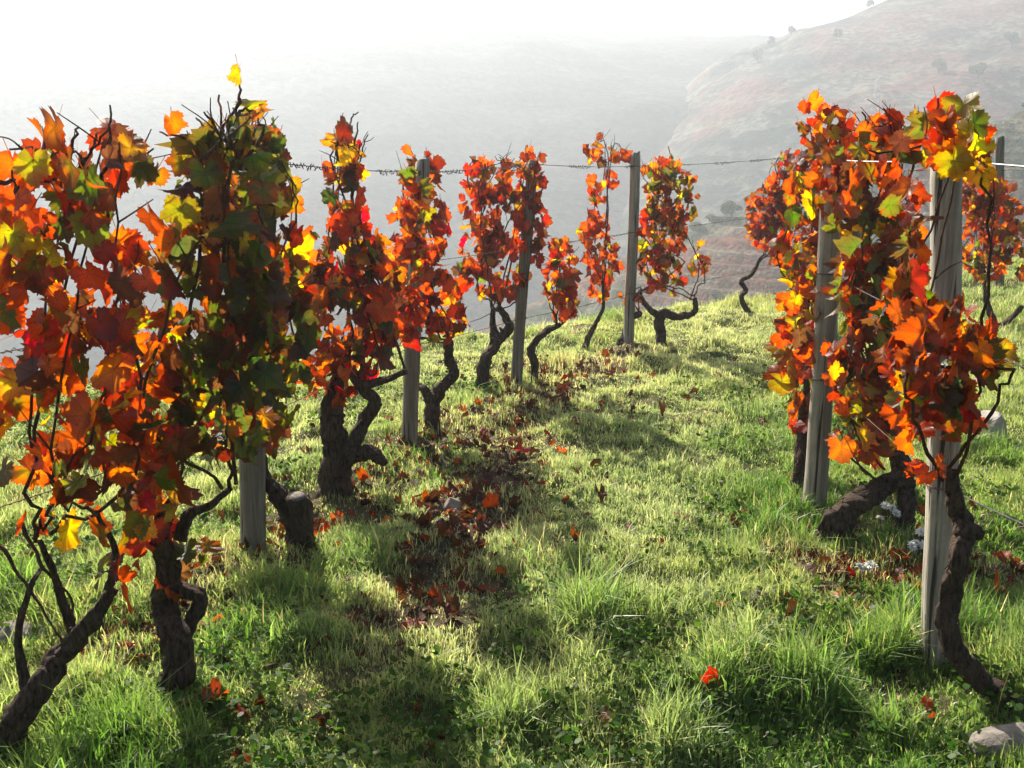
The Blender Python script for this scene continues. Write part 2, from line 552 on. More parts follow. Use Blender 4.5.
CLASSES = {
    'orange': ((.66, .18, .018), (.58, .085, .012)),
    'redorange': ((.60, .10, .014), (.44, .042, .01)),
    'red': ((.52, .04, .012), (.36, .015, .01)),
    'crimson': ((.62, .016, .03), (.45, .01, .02)),
    'yellow': ((.72, .50, .04), (.70, .26, .02)),
    'green': ((.085, .15, .02), (.11, .13, .02)),
    'darkgreen': ((.06, .10, .02), (.08, .09, .02)),
    'turning': ((.16, .20, .02), (.50, .07, .012)),
    'lime': ((.32, .38, .03), (.42, .30, .03)),
    'brown': ((.16, .06, .028), (.11, .04, .02)),
    'maroon': ((.22, .03, .018), (.14, .02, .015)),
}
KEYS = list(CLASSES)


def unit(v):
    return v / (np.linalg.norm(v, axis=-1, keepdims=True) + 1e-9)


def leaf_batch(pos, size, weights, lod, hang=0.75, flat=False, dry=0.0, petiole=True, R=None, yaw=None):
    """triangles of many vine leaves: pos (n,3) is where the petiole meets the blade"""
    R = R or rng
    n = len(pos)
    pts, T, lev = TPL[lod]
    k = len(pts)
    w = np.array([weights.get(c, 0) for c in KEYS], float); w /= w.sum()
    cls = R.choice(len(KEYS), n, p=w)
    if flat:
        nor = unit(np.stack([R.normal(0, .28, n), R.normal(0, .28, n), np.ones(n)], 1))
        d0 = R.normal(0, 1, (n, 3))
    else:
        d0 = np.stack([R.normal(0, .5, n), R.normal(0, .5, n), np.full(n, -1.0)], 1)
        odd = R.random(n) > hang
        d0[odd] = R.normal(0, 1, (odd.sum(), 3)) + np.array([0, 0, -.15])
        az = R.uniform(0, 2 * math.pi, n)
        nor = np.stack([np.cos(az), np.sin(az), R.normal(.15, .35, n)], 1)
    if flat:
        d0 = unit(d0 - nor * (d0 * nor).sum(1, keepdims=True)); dn = d0
    else:
        dn = unit(d0)
        nor = unit(nor - dn * (nor * dn).sum(1, keepdims=True))
    side = np.cross(dn, nor)
    s = size
    u, v = pts[:, 0][None], pts[:, 1][None]
    asp = R.uniform(.82, 1.1, n)[:, None]
    wither = np.where(R.random(n) < .38, R.uniform(.5, 1.0, n), 0)[:, None]
    c1 = R.normal(0, .34 + dry, n)[:, None]; c2 = R.normal(-.18, .34 + dry, n)[:, None]
    ph = R.uniform(0, 6.28, n)[:, None]; kk = R.integers(3, 7, n)[:, None]
    rip = R.uniform(.05, .17, n)[:, None]
    fold = R.normal(.08, .32, n)[:, None]
    th = np.arctan2(u, v); rr = np.hypot(u, v)
    k1, k2 = R.uniform(0, 6.28, n)[:, None], R.uniform(0, 6.28, n)[:, None]
    rag = 1 + lev[None] * (.09 * np.sin(2 * th + k1) + .07 * np.sin(5 * th + k2) + .03 * np.sin(11 * th + k1 * 3) + R.normal(0, .018, (n, k)))
    u, v = u * rag, v * rag
    c1 = c1 + wither * R.choice([-1, 1], (n, 1)) * .9; c2 = c2 - wither * R.uniform(-.3, .9, (n, 1)); rip = rip * (1 + 1.2 * wither)
    w3 = c1 * u * u + c2 * v * np.abs(v) + rip * np.sin(kk * th + ph) * rr ** 1.6 + fold * np.abs(u) \
        - 0.05 * np.abs(np.sin(th * 3.2)) * rr + .035 * np.sin(u * 9 + ph) * np.sin(v * 8 + ph * 2) * rr
    shrink = 1 - 0.38 * np.clip(np.abs(c1) - .2, 0, 1.2)
    V = pos[:, None] + s[:, None, None] * ((u * asp * shrink)[..., None] * side[:, None] + (v + 0 * asp)[..., None] * dn[:, None] + w3[..., None] * nor[:, None])
    ca = np.array([CLASSES[c][0] for c in KEYS])[cls]; cb = np.array([CLASSES[c][1] for c in KEYS])[cls]
    jit = np.exp(R.normal(0, .22, (n, 1))) * np.exp(R.normal(0, .10, (n, 3)))
    L = np.clip(lev[None, :, None] ** 1.5 + 0.25 * np.sin(3 * th + ph)[..., None] * lev[None, :, None], 0, 1)
    C = (ca[:, None] * (1 - L) + cb[:, None] * L) * jit[:, None]
    scorch = np.clip((lev[None, :] - .62) * 2.2, 0, 1) * (.25 * (R.random((n, 1)) < .5) + .6 * wither + .2 * (R.random((n, k)) < .25))
    C = C * (1 - scorch[..., None]) + np.array([.17, .065, .025]) * scorch[..., None]
    C = np.clip(C, 0, .85)
    UV = np.broadcast_to(pts[None], (n, k, 2))
    TT = (T[None] + (np.arange(n) * k)[:, None, None]).reshape(-1, 3)
    V, C, UV = V.reshape(-1, 3), C.reshape(-1, 3), UV.reshape(-1, 2)
    if petiole:
        e = pos - dn * (s * 0.75)[:, None] + R.normal(0, .012, (n, 3)) + np.array([0, 0, .012])
        ww = side * 0.0012
        pv = np.stack([pos - ww, pos + ww, e + ww, e - ww], 1).reshape(-1, 3)
        b = len(V) + np.arange(n)[:, None] * 4
        pt = np.vstack([b + np.array([[0, 1, 2]]), b + np.array([[0, 2, 3]])])
        V = np.vstack([V, pv]); TT = np.vstack([TT, pt])
        C = np.vstack([C, np.tile(np.array([[.22, .06, .03]]), (len(pv), 1))])
        UV = np.vstack([UV, np.tile(np.array([[.5, .3]]), (len(pv), 1))])
    return V, TT, C, UV


# ------------------------------------------------------------------ vines
FIRE = dict(orange=4, redorange=5, red=2.2, yellow=1.0, turning=1.2, green=.5, lime=.5, brown=1.5, maroon=.7)
SHOW = dict(orange=4.5, redorange=4.5, red=1.8, crimson=.5, yellow=1.3, turning=1.2, green=1.5, darkgreen=.8, lime=.6, brown=2.2, maroon=.6)
DUSK = dict(green=4.5, darkgreen=6.5, brown=4, maroon=1, turning=1.6, orange=.6, redorange=.7, yellow=.3, lime=1.4)
MIXED = dict(orange=4, redorange=4, red=1.5, yellow=2.2, turning=2, green=1.8, lime=1.8, brown=1.7, maroon=.5)
OLIVE = dict(green=5, darkgreen=3, lime=2.2, turning=3, brown=2.6, yellow=1.2, orange=1, redorange=.9)
GREENY = dict(orange=1.8, redorange=2, red=.5, yellow=1.3, turning=2.4, green=3.2, darkgreen=1.8, lime=1.3, brown=1.6, maroon=.8)


def vine(base_px, trunks, blobs, label, pal, canes=5, dens=2.6, size=.12, depth=.17, lod='mid', seed=0, extra=(), dy=0.0, twigs=3,
         hang=.78, spurs=()):
    """trunks: polylines of (px, py, radius in m[, depth offset]); blobs: (cx, cy, rx, ry[, palette, density]) in the plane of the vine"""
    R = np.random.default_rng(1000 + seed)
    if lod == 'near': size *= .86
    b = hit(*base_px)
    Yb = b[1] + dy
    root = thing('grape_vine', tuple(b), label, 'grape vine', 'old grape vines trained along the trellis rows')
    tr = MB()
    tops = []
    for q, tl in enumerate(trunks):
        pts = np.array([P(t[0], t[1], Yb + (t[3] if len(t) > 3 else R.normal(0, .03))) for t in tl])
        if q == 0:
            pts[0, 2] = min(pts[0, 2], b[2]) - 0.06
        rad = np.array([t[2] for t in tl]) * (.70 if lod == 'near' else .84)
        k = 13
        cpts = catmull(pts, k); crad = np.interp(np.linspace(0, 1, len(cpts)), np.linspace(0, 1, len(rad)), rad)
        jit = R.normal(0, 1, cpts.shape) * crad[:, None] * .06 + (np.stack([vnoise(np.arange(len(cpts)) * .35, np.full(len(cpts), q * 5.1 + z_), seed) for z_ in range(3)], 1) - .5) * crad[:, None] * .34
        tube(tr, cpts + jit, crad, 28, .13, seed + q * 3.7, lobes=.12, twist=5.0)
        # peeling bark strips that follow the wood, and a few snags
        for _ in range(int(len(tl) * 5)):
            i0 = R.integers(0, max(1, len(cpts) - 5)); i1 = min(len(cpts) - 1, i0 + R.integers(6, 17))
            if i1 - i0 < 2: continue
            d = unit(R.normal(0, 1, 3) * [1, 1, .3])
            seg = cpts[i0:i1 + 1]; rr = crad[i0:i1 + 1]
            m_ = i1 - i0 + 1
            lift = 0.93 + R.uniform(0, .3) * np.abs(np.linspace(-1, 1, m_)) ** 3
            a_ = np.linspace(0, R.normal(0, .8), m_)
            e = np.cross(d, [0, 0, 1.0])
            off_ = np.outer(np.cos(a_), d) + np.outer(np.sin(a_), e)
            tube(tr, seg + off_ * (rr * lift)[:, None], rr.mean() * R.uniform(.05, .16) * np.sin(np.linspace(.3, 2.84, m_)), 5, .3, seed + i0)
        for _ in range(max(1, len(tl) // 3)):
            i = R.integers(1, len(cpts) - 1)
            d = unit(R.normal(0, 1, 3)); r = crad[i]
            kp = np.array([cpts[i] + d * r * .5, cpts[i] + d * r * 1.05, cpts[i] + d * r * R.uniform(1.3, 1.9) + [0, 0, r * .3]])
            tube(tr, kp, [r * .5, r * .32, r * .16], 7, .3, seed + i)
        tops.append(cpts[-1])
    tr.build('trunk', M_TRUNK, root)
    zt = max(t[2] for t in tops); tops = [t for t in tops if t[2] > zt - .15]
    # canes rise from the arms into the crown
    cn = MB()
    shoot_pts = []
    bl = list(blobs)
    top_y = min(c[1] - c[3] for c in bl)
    lows = sorted(bl, key=lambda c: -c[1])
    for c in range(canes):
        st = tops[c % len(tops)] + R.normal(0, .015, 3)
        mids = [bl[R.integers(len(bl))] for _ in range(2)]
        mids = sorted(mids, key=lambda m: -m[1])
        tp = min(bl, key=lambda m: m[1] - m[3] + R.normal(0, 25))
        path = [st]
        for m in mids:
            if P(m[0], m[1], Yb)[2] > path[-1][2] + .05:
                path.append(P(m[0] + R.normal(0, m[2] * .45), m[1], Yb + R.normal(0, depth * .6)))
        e = P(tp[0] + R.normal(0, tp[2] * .6), tp[1] - tp[3] * R.uniform(.7, 1.05), Yb + R.normal(0, depth * .6))
        if e[2] > path[-1][2] + .03: path.append(e)
        if len(path) < 2: continue
        cc = catmull(path, 9)
        cc[1:-1] += R.normal(0, .008, cc[1:-1].shape)
        tube(cn, cc, np.linspace(.0060, .0026, len(cc)), 6, .15, c, cap=True)
        shoot_pts.append(cc)
        for _ in range(twigs):
            i = R.integers(len(cc) // 2, len(cc))
            d = unit(np.array([R.normal(0, .6), R.normal(0, .6), R.uniform(.2, 1.2)]))
            l = R.uniform(.05, .16)
            tw = np.array([cc[i], cc[i] + d * l * .5 + R.normal(0, .006, 3), cc[i] + d * l])
            tube(cn, catmull(tw, 3), np.linspace(.0028, .0014, 7), 5, .1, i)
    for sp_ in spurs:   # bare canes seen against the sky or the grass
        pts = np.array([P(s[0], s[1], Yb + R.normal(0, .03)) for s in sp_])
        cc = catmull(pts, 6)
        cc[1:-1] += R.normal(0, .003, cc[1:-1].shape)
        tube(cn, cc, np.linspace(.0062, .0026, len(cc)), 6, .18, seed)
    if cn.n: cn.build('cane', M_CANE, root)
    fo = MB()
    for bb in bl:
        cx, cy, rx, ry = bb[:4]
        pal2 = bb[4] if len(bb) > 4 and bb[4] else pal
        dn_ = dens * (bb[5] if len(bb) > 5 else 1)
        zo = bb[6] if len(bb) > 6 else 0
        pm = F / (ray(cx, cy)[1] and Yb / ray(cx, cy)[1])
        la = (size * pm) ** 2 * .62
        n = max(3, int(2.0 * dn_ * math.pi * rx * ry / la))
        a = R.uniform(0, 2 * math.pi, n); rr = np.sqrt(R.random(n)) * R.uniform(.85, 1.06, n)
        dq = np.clip(R.normal(0, .5, n), -1.2, 1.2)
        pos = np.array([P(cx + math.cos(t) * r * rx, cy - .3 * size * pm + math.sin(t) * r * ry, Yb + zo + q * depth * (.4 if zo else 1)) for t, r, q in zip(a, rr, dq)])
        sz = np.clip(R.normal(size * .76, size * .20, n), size * .34, size * 1.15) / 1.72
        fo.add(*leaf_batch(pos, sz, pal2, lod, hang, R=R))
    for e in extra:      # single leaves that stand out: (px, py, class, size)
        p = P(e[0], e[1] - 12, Yb + (e[4] if len(e) > 4 else -.03))[None]
        fo.add(*leaf_batch(p, np.array([e[3] * .82 / 1.66]), {e[2]: 1}, lod, 1.0, R=R))
    fo.build('foliage', M_LEAF, root)
    return root, Yb


vine((28, 752), [[(40, 772, .075), (12, 738, .060), (30, 700, .052), (62, 656, .042), (90, 622, .032), (113, 588, .020)],
                 [(62, 656, .032), (72, 636, .022), (56, 580, .014), (40, 541, .010)],
                 [(30, 700, .024), (18, 640, .014), (30, 590, .011), (43, 566, .008)],
                 [(105, 598, .018), (114, 570, .014), (114, 545, .012), (95, 512, .009)]],
     [(55, 190, 62, 52, None, .9), (105, 190, 40, 48), (75, 280, 85, 70), (20, 300, 40, 90), (95, 370, 62, 70), (45, 430, 60, 48, None, .9), (135, 460, 30, 70),
      (122, 545, 32, 60, None, .7), (45, 505, 50, 45, None, .5), (75, 470, 40, 40, None, .7)],
     'nearest vine at left with bare lower canes, glowing orange leaves and a low twisted trunk', SHOW, 5, 1.75, .128, .2, 'near', 1,
     extra=((55, 140, 'orange', .145), (95, 340, 'red', .13), (128, 605, 'redorange', .12), (68, 540, 'yellow', .13), (43, 345, 'crimson', .13)), twigs=3,
     spurs=[[(15, 250), (20, 215), (12, 170)], [(16, 205), (22, 165), (19, 145)], [(100, 200), (108, 150), (110, 105)], [(60, 190), (85, 160), (110, 125)],
            [(60, 190), (70, 150), (78, 128)], [(80, 190), (92, 150), (98, 132)], [(30, 190), (34, 175), (28, 158)], [(0, 182), (40, 181), (85, 179)], [(90, 500), (110, 480), (150, 420)], [(20, 520), (40, 560), (70, 600), (75, 640)], [(0, 545), (30, 590), (62, 640)]])
vine((168, 694), [[(160, 702, .068), (180, 650, .060), (164, 606, .052), (168, 565, .048), (160, 535, .040), (170, 505, .026)],
                  [(172, 585, .036), (200, 600, .030), (182, 640, .03)],
                  [(180, 540, .030), (190, 515, .022), (210, 505, .017), (231, 487, .012)]],
     [(219, 168, 26, 30, OLIVE, .7), (203, 205, 34, 52, OLIVE), (232, 200, 34, 70, OLIVE), (215, 300, 70, 90, DUSK), (160, 400, 36, 95, MIXED), (225, 400, 55, 70, DUSK), (152, 505, 34, 60, FIRE), (185, 560, 26, 30, None, .5), (250, 330, 40, 80, DUSK)],
     'dense dark green and brown vine with pruned twigs on top, beside the nearest vine', OLIVE, 6, 2.0, .118, .2, 'near', 2,
     extra=((239, 84, 'yellow', .075), (172, 133, 'orange', .09), (155, 185, 'turning', .1), (150, 230, 'redorange', .12), (165, 600, 'redorange', .12)), twigs=6,
     spurs=[[(200, 190), (195, 150), (182, 138), (160, 132)], [(215, 160), (222, 130), (219, 95)], [(228, 150), (238, 110), (239, 82)], [(205, 150), (214, 125), (204, 112)], [(232, 150), (236, 120), (240, 98)],
            [(212, 170), (206, 132), (196, 118)], [(228, 165), (229, 128), (233, 108)], [(238, 165), (246, 130), (249, 116)], [(220, 165), (217, 135), (212, 122)], [(246, 170), (254, 140), (256, 128)], [(222, 150), (240, 112), (252, 110)], [(240, 170), (262, 135), (258, 118)]])
vine((300, 545), [[(303, 548, .06), (290, 515, .055), (275, 490, .042), (262, 470, .034), (256, 430, .026)]],
     [(250, 165, 32, 55, OLIVE), (250, 180, 22, 55, OLIVE, 1, -.2), (252, 300, 24, 90, DUSK, 1, -.2), (250, 420, 22, 45, DUSK, 1, -.2), (262, 250, 40, 80, DUSK), (270, 350, 40, 90, DUSK), (290, 200, 16, 18, FIRE, .5), (215, 430, 35, 35, DUSK), (270, 430, 22, 28, DUSK)],
     'shaded brown leaved vine with a leaning trunk ending beside a sawn stump', OLIVE, 5, 2.2, .122, .18, 'mid', 3,
     extra=((291, 200, 'yellow', .13), (297, 245, 'maroon', .12)))
vine((335, 492), [[(331, 498, .098), (336, 462, .082), (333, 430, .070), (335, 400, .06), (338, 375, .03)],
                  [(346, 456, .055), (362, 425, .038), (376, 402, .036), (362, 388, .035), (350, 370, .02)],
                  [(352, 455, .05), (370, 452, .04), (384, 463, .03)],
                  [(362, 386, .028), (385, 380, .022), (406, 372, .014)]],
     [(345, 168, 20, 32), (352, 215, 24, 40), (338, 270, 40, 45), (350, 320, 46, 60), (375, 300, 28, 60), (330, 385, 28, 28), (372, 360, 24, 24, None, .7), (310, 300, 14, 50)],
     'rust red vine on the thickest forked trunk of the left row', dict(SHOW, orange=4, redorange=5, crimson=.6), 6, 2.1, .118, .17, 'mid', 4,
     extra=((336, 152, 'yellow', .11), (322, 180, 'redorange', .10), (335, 400, 'crimson', .13)),
     spurs=[[(345, 160), (348, 135), (352, 118), (358, 112)], [(352, 155), (356, 135), (358, 122)]])
vine((433, 432), [[(434, 436, .06), (433, 405, .052), (442, 388, .038), (454, 374, .036), (449, 358, .034), (449, 340, .03)],
                  [(432, 405, .04), (425, 391, .03), (416, 384, .02), (404, 376, .014)]],
     [(424, 185, 18, 26), (420, 235, 30, 38), (412, 290, 28, 48), (435, 310, 30, 36), (450, 328, 18, 18), (402, 330, 20, 24), (414, 205, 14, 38, None, .9, -.6), (412, 275, 19, 50, None, .9, -.6), (408, 325, 16, 24, None, .9, -.6)],
     'narrow orange vine rising behind the second post of the left row', FIRE, 5, 2.2, .115, .16, 'mid', 5,
     extra=((411, 161, 'orange', .10), (448, 240, 'crimson', .11), (462, 252, 'crimson', .09)))
vine((485, 388), [[(483, 392, .055), (484, 364, .055), (496, 342, .045), (493, 327, .03), (493, 308, .02)],
                  [(496, 344, .042), (508, 328, .04), (506, 318, .034), (498, 306, .022)]],
     [(488, 180, 24, 24, None, .8), (478, 215, 18, 35, None, .7), (500, 225, 30, 38), (495, 275, 34, 30), (530, 185, 16, 30), (530, 230, 15, 40), (470, 270, 14, 20, None, .5)],
     'flame coloured vine with a forked trunk just left of the leaning third post', FIRE, 6, 2.0, .115, .16, 'mid', 6,
     extra=((468, 180, 'red', .1), (445, 325, 'yellow', .11)), spurs=[[(470, 190), (468, 170), (476, 158)], [(440, 320), (455, 300), (468, 270)], [(520, 300), (500, 310), (470, 322)]])
vine((534, 384), [[(533, 388, .035), (535, 366, .034), (531, 349, .034), (545, 332, .028), (560, 325, .022)]],
     [(562, 262, 13, 22), (560, 285, 17, 26), (566, 305, 12, 18), (556, 318, 10, 6, None, .7)],
     'short low vine right of the leaning post with a small tuft of orange leaves', dict(FIRE, yellow=2), 4, 2.0, .112, .12, 'far', 7,
     extra=((549, 258, 'maroon', .09),), spurs=[[(558, 325), (550, 305), (546, 288)]])
vine((584, 350), [[(580, 354, .03), (588, 340, .03), (596, 322, .024), (603, 308, .018), (603, 290, .012)]],
     [(600, 155, 15, 16, None, .8), (603, 190, 16, 18, None, .7), (594, 235, 16, 22), (602, 262, 20, 24), (600, 290, 12, 14, None, .8), (617, 158, 10, 7)],
     'slender vine of thin stacked leaf clusters just left of the round post', FIRE, 4, 1.9, .112, .13, 'far', 8)
vine((620, 345), [[(618, 347, .045), (627, 330, .042), (630, 318, .038), (640, 313, .03)]],
     [(628, 300, 8, 6, None, .7), (645, 300, 8, 8, None, .6)],
     'stubby crooked vine leaning on the foot of the round post', FIRE, 2, 1.5, .1, .1, 'far', 9)
vine((661, 344), [[(662, 348, .06), (660, 330, .055), (662, 314, .05), (676, 316, .04), (694, 313, .034), (695, 298, .018)],
                  [(660, 316, .042), (650, 310, .03), (643, 300, .022), (640, 290, .012)]],
     [(662, 178, 18, 20), (672, 205, 26, 30, GREENY), (662, 240, 24, 30), (652, 270, 12, 24), (690, 180, 8, 10, None, .7), (697, 262, 12, 16, None, .6), (672, 280, 12, 20, None, .7)],
     'bushy vine with wide spread arms to the right of the round post', MIXED, 6, 2.2, .112, .15, 'far', 10,
     spurs=[[(670, 180), (672, 160), (668, 146)], [(690, 300), (699, 270), (692, 240)]])
vine((757, 316), [[(760, 319, .05), (746, 308, .034), (741, 297, .03), (746, 290, .028), (741, 281, .026), (752, 274, .024), (761, 258, .018)]],
     [(772, 215, 26, 30), (760, 236, 14, 14), (790, 190, 22, 40), (788, 240, 18, 30), (770, 258, 9, 10, None, .6)],
     'farthest vine with a zigzag bare stem at the crest of the path', FIRE, 5, 2.3, .115, .16, 'far', 11,
     spurs=[[(780, 180), (775, 165), (781, 155)]])
# right row
vine((800, 486), [[(798, 492, .05), (802, 460, .046), (803, 430, .04), (808, 390, .034), (812, 340, .022)]],
     [(832, 150, 34, 36), (832, 195, 24, 44, None, 1, -.5), (806, 320, 14, 60, None, 1, -.3), (815, 195, 32, 40), (800, 250, 24, 45), (808, 300, 26, 45), (795, 360, 24, 45), (808, 410, 20, 40), (845, 200, 20, 60, GREENY, .9), (822, 440, 14, 26, None, .5)],
     'orange and yellow vine wrapped round the grey second post of the right row', MIXED, 6, 2.0, .115, .17, 'mid', 12,
     extra=((816, 112, 'orange', .12), (806, 118, 'redorange', .09)), spurs=[[(835, 170), (842, 130), (838, 115)]])
vine((822, 540), [[(818, 545, .075), (836, 524, .075), (852, 506, .062), (884, 484, .055), (903, 473, .052), (898, 455, .045), (885, 440, .034), (872, 420, .02)],
                  [(900, 545, .05), (904, 515, .045), (906, 492, .042), (903, 475, .04)]],
     [(882, 150, 30, 30), (868, 200, 34, 40), (885, 240, 32, 40, GREENY), (860, 290, 28, 50), (890, 310, 34, 50, GREENY), (868, 380, 42, 52, GREENY, 1.2), (900, 400, 30, 44), (862, 435, 30, 34, None, .9), (845, 330, 18, 60, None, .8)],
     'vine with a thick black trunk lying low between the two near right posts', MIXED, 7, 2.4, .12, .17, 'mid', 13,
     extra=((905, 300, 'crimson', .14), (890, 130, 'maroon', .14), (875, 410, 'orange', .13)), twigs=5,
     spurs=[[(885, 470), (860, 440), (845, 405)], [(880, 485), (850, 455), (838, 425)], [(880, 480), (862, 470), (850, 440)], [(866, 150), (868, 125), (862, 112)], [(908, 190), (920, 130), (914, 118)]])
vine((990, 728), [[(990, 735, .055), (1006, 702, .048), (978, 679, .046), (954, 648, .044), (949, 600, .042), (960, 555, .040), (962, 525, .042), (956, 502, .034), (950, 470, .02)],
                  [(962, 528, .04), (974, 532, .032), (983, 536, .012)]],
     [(948, 140, 36, 30, MIXED), (955, 150, 32, 30, MIXED, 1.2, -.2), (945, 370, 36, 66, SHOW, 1, -.2), (968, 165, 16, 26, MIXED), (905, 180, 26, 34), (900, 250, 24, 50), (938, 345, 40, 42, SHOW), (965, 335, 20, 44, SHOW), (928, 410, 36, 46, SHOW), (900, 330, 24, 50, SHOW), (908, 395, 22, 40, SHOW), (985, 362, 20, 30, SHOW), (990, 375, 18, 14), (925, 484, 22, 16, FIRE, .9), (958, 430, 22, 30, SHOW)],
     'nearest vine of the right row with dark red leaves hung over the big post', SHOW, 3, 1.9, .112, .15, 'near', 14, dy=.12,
     extra=((912, 290, 'red', .13), (935, 345, 'maroon', .15), (915, 330, 'crimson', .12)), spurs=[[(935, 170), (936, 130), (938, 98)]])
vine((999, 328), [[(1000, 332, .045), (990, 312, .035), (986, 298, .028), (984, 270, .018)], [(999, 326, .035), (1012, 318, .028), (1022, 306, .024)]],
     [(978, 195, 20, 34, MIXED), (995, 215, 24, 36), (985, 255, 24, 30, MIXED), (1018, 235, 14, 26), (1020, 275, 8, 8, None, .6)],
     'smaller vine on the far right around the dark distant post', MIXED, 5, 2.2, .115, .16, 'far', 15)

# ------------------------------------------------------------------ posts
def post(bot, top_px, r, label, mat, sides, square, seed):
    b = hit(*bot)
    t = P(top_px[0], top_px[1], b[1] + .02)
    root = thing('vineyard_post', tuple(b), label, 'post', 'wooden trellis posts')
    mb = MB()
    ax = t - b
    n = 26
    R = np.random.default_rng(seed)
    V = []
    for i in range(n):
        f = i / (n - 1)
        c = b + ax * f + np.array([0, 0, -.15 * (1 - f)]) + np.array([.006 * math.sin(f * 5 + seed), .004 * math.cos(f * 4), 0])
        a = np.arange(sides) * 2 * math.pi / sides + .35
        rr = np.full(sides, r * (1.06 - .12 * f))
        if square:
            rr = rr * .93 / np.maximum(np.abs(np.cos(a + .2)), np.abs(np.sin(a + .2))) ** .82
        rr = rr * (1 + .05 * (vnoise(a * 1.7 + seed, np.full(sides, f * 9), seed) - .5) * 2)
        if i == n - 1: rr = rr * .93
        z = np.zeros(sides)
        if i >= n - 2: z = .012 * (vnoise(a * 2, a * 0 + seed, 4) - .5) * 2 + .012 * np.cos(a)
        V.append(np.stack([c[0] + np.cos(a) * rr, c[1] + np.sin(a) * rr, c[2] + z], 1))
    V = np.vstack(V + [V[-1].mean(0)[None] + np.array([[0, 0, .003]])])
    T = []
    for i in range(n - 1):
        for j in range(sides):
            p, q = i * sides + j, i * sides + (j + 1) % sides
            T += [(p, q, q + sides), (p, q + sides, p + sides)]
    c = len(V) - 1
    for j in range(sides):
        T.append(((n - 1) * sides + j, (n - 1) * sides + (j + 1) % sides, c))
    mb.add(V, T)
    mb.build('shaft', mat, root)
    return root, b, t


STAPLES = []
p_left = post((249, 549), (253, 152), .052, 'left row post half buried in dark green leaves, nearest of its row', M_WOOD, 16, False, 1)
p_two = post((407, 441), (422, 160), .047, 'post half hidden by orange leaves, just right of the thick forked trunk', M_WOOD, 14, False, 2)
p_lean = post((515, 386), (532, 160), .042, 'thin post leaning to the right in the middle of the left row', M_WOOD, 14, False, 3)
p_round = post((629, 343), (635, 153), .048, 'pale round post standing clear of leaves, farthest of the left row', M_WOOD_PALE, 16, False, 4)
p_big = post((941, 664), (947, 152), .047, 'big squared grey post nearest on the right', M_WOOD_PALE, 20, True, 5)
p_grey = post((814, 511), (834, 166), .053, 'grey blue post leaning right, second in the right row', M_WOOD_PALE, 16, False, 6)
p_far = post((1000, 288), (1000, 137), .052, 'dark post farthest away at the right edge', M_WOOD_DARK, 14, False, 7)

# ------------------------------------------------------------------ trellis wires
def wire(pts, r, mat, label, tendrils=0.0, sag=.01, seed=0, barbs=True):
    R = np.random.default_rng(500 + seed)
    full = []
    for a, b in zip(pts[:-1], pts[1:]):
        t = np.linspace(0, 1, 14, endpoint=False)[:, None]
        seg = a * (1 - t) + b * t
        seg[:, 2] -= sag * 4 * (t * (1 - t))[:, 0] * np.linalg.norm(b - a)
        full.append(seg)
    full = np.vstack(full + [np.array(pts[-1])[None]])
    root = thing('trellis_wire', tuple(full[0]), label, 'wire', 'trellis wires strung between the posts')
    mb = MB(); tube(mb, full, r, 6); mb.build('wire_strand', mat, root)
    if tendrils:
        td = MB()
        L = np.concatenate([[0], np.cumsum(np.linalg.norm(np.diff(full, axis=0), axis=1))])
        ss = np.arange(.02, L[-1] - .02, .006)
        c = np.stack([np.interp(ss, L, full[:, q]) for q in range(3)], 1)
        amp = sstep(.52, .8, vnoise(ss * 4.3, ss * 0 + seed * 3.1, 4)) * tendrils / 42
        rr = .0022 + amp * (.004 + .012 * R.random(len(ss)))
        an = np.cumsum(R.normal(.9, .6, len(ss)))
        c[:, 2] += rr * np.cos(an) - .3 * rr; c[:, 1] += rr * np.sin(an)
        c[:, 0] += R.normal(0, .004, len(ss)) * (amp > .05)
        tube(td, c, .0009 + .0022 * amp * R.random(len(ss)), 4)
        if td.n: td.build('dry_tendril', M_TENDRIL, root)
    return root


def wraps(pr, pys, r):
    root, b, t = pr
    for py in pys:
        c = ap(pr, zat(pr, py)) + np.array([0, .05, 0])
        a = np.linspace(0, 6.28 * 2.3, 40)
        mb = MB()
        rr = r * 1.04 + .002
        tube(mb, np.stack([c[0] + rr * np.cos(a), c[1] + rr * np.sin(a), c[2] + .004 * a / 6.28 - .006], 1), .0017, 5)
        mb.build('wire_wrap', M_RUST, root)


def ap(pr, z):      # a point on the face of a post at height z above its base
    _, b, t = pr
    f = (z - b[2]) / (t[2] - b[2])
    return b + (t - b) * f + np.array([0, -.05, 0])


def zat(pr, py):
    return P(512, py, pr[1][1])[2]


wraps(p_left, (420,), .053); wraps(p_two, (345,), .047); wraps(p_lean, (318, 246), .042); wraps(p_round, (166, 232, 293), .047)
wraps(p_big, (160, 333, 485), .052); wraps(p_grey, (273, 378), .053); wraps(p_far, (170,), .051)
crest_end = P(792, 157, 10.9)
v1y = hit(28, 752)[1]
wire([P(-40, 182, 2.6), P(85, 179, 2.95), ap(p_left, zat(p_left, 160)), ap(p_two, zat(p_two, 172)), ap(p_lean, zat(p_lean, 164)), ap(p_round, zat(p_round, 166)), crest_end],
     .0022, M_RUST, 'rusty top wire of the left row wound with dry tendrils', 42, .006, 1)
wire([P(-40, 360, 2.6), ap(p_left, zat(p_left, 300)), ap(p_two, zat(p_two, 262)), ap(p_lean, zat(p_lean, 246)), ap(p_round, zat(p_round, 232)), P(792, 211, 10.9)],
     .0019, M_RUST, 'middle wire of the left row running behind its leaves', 22, .005, 2)
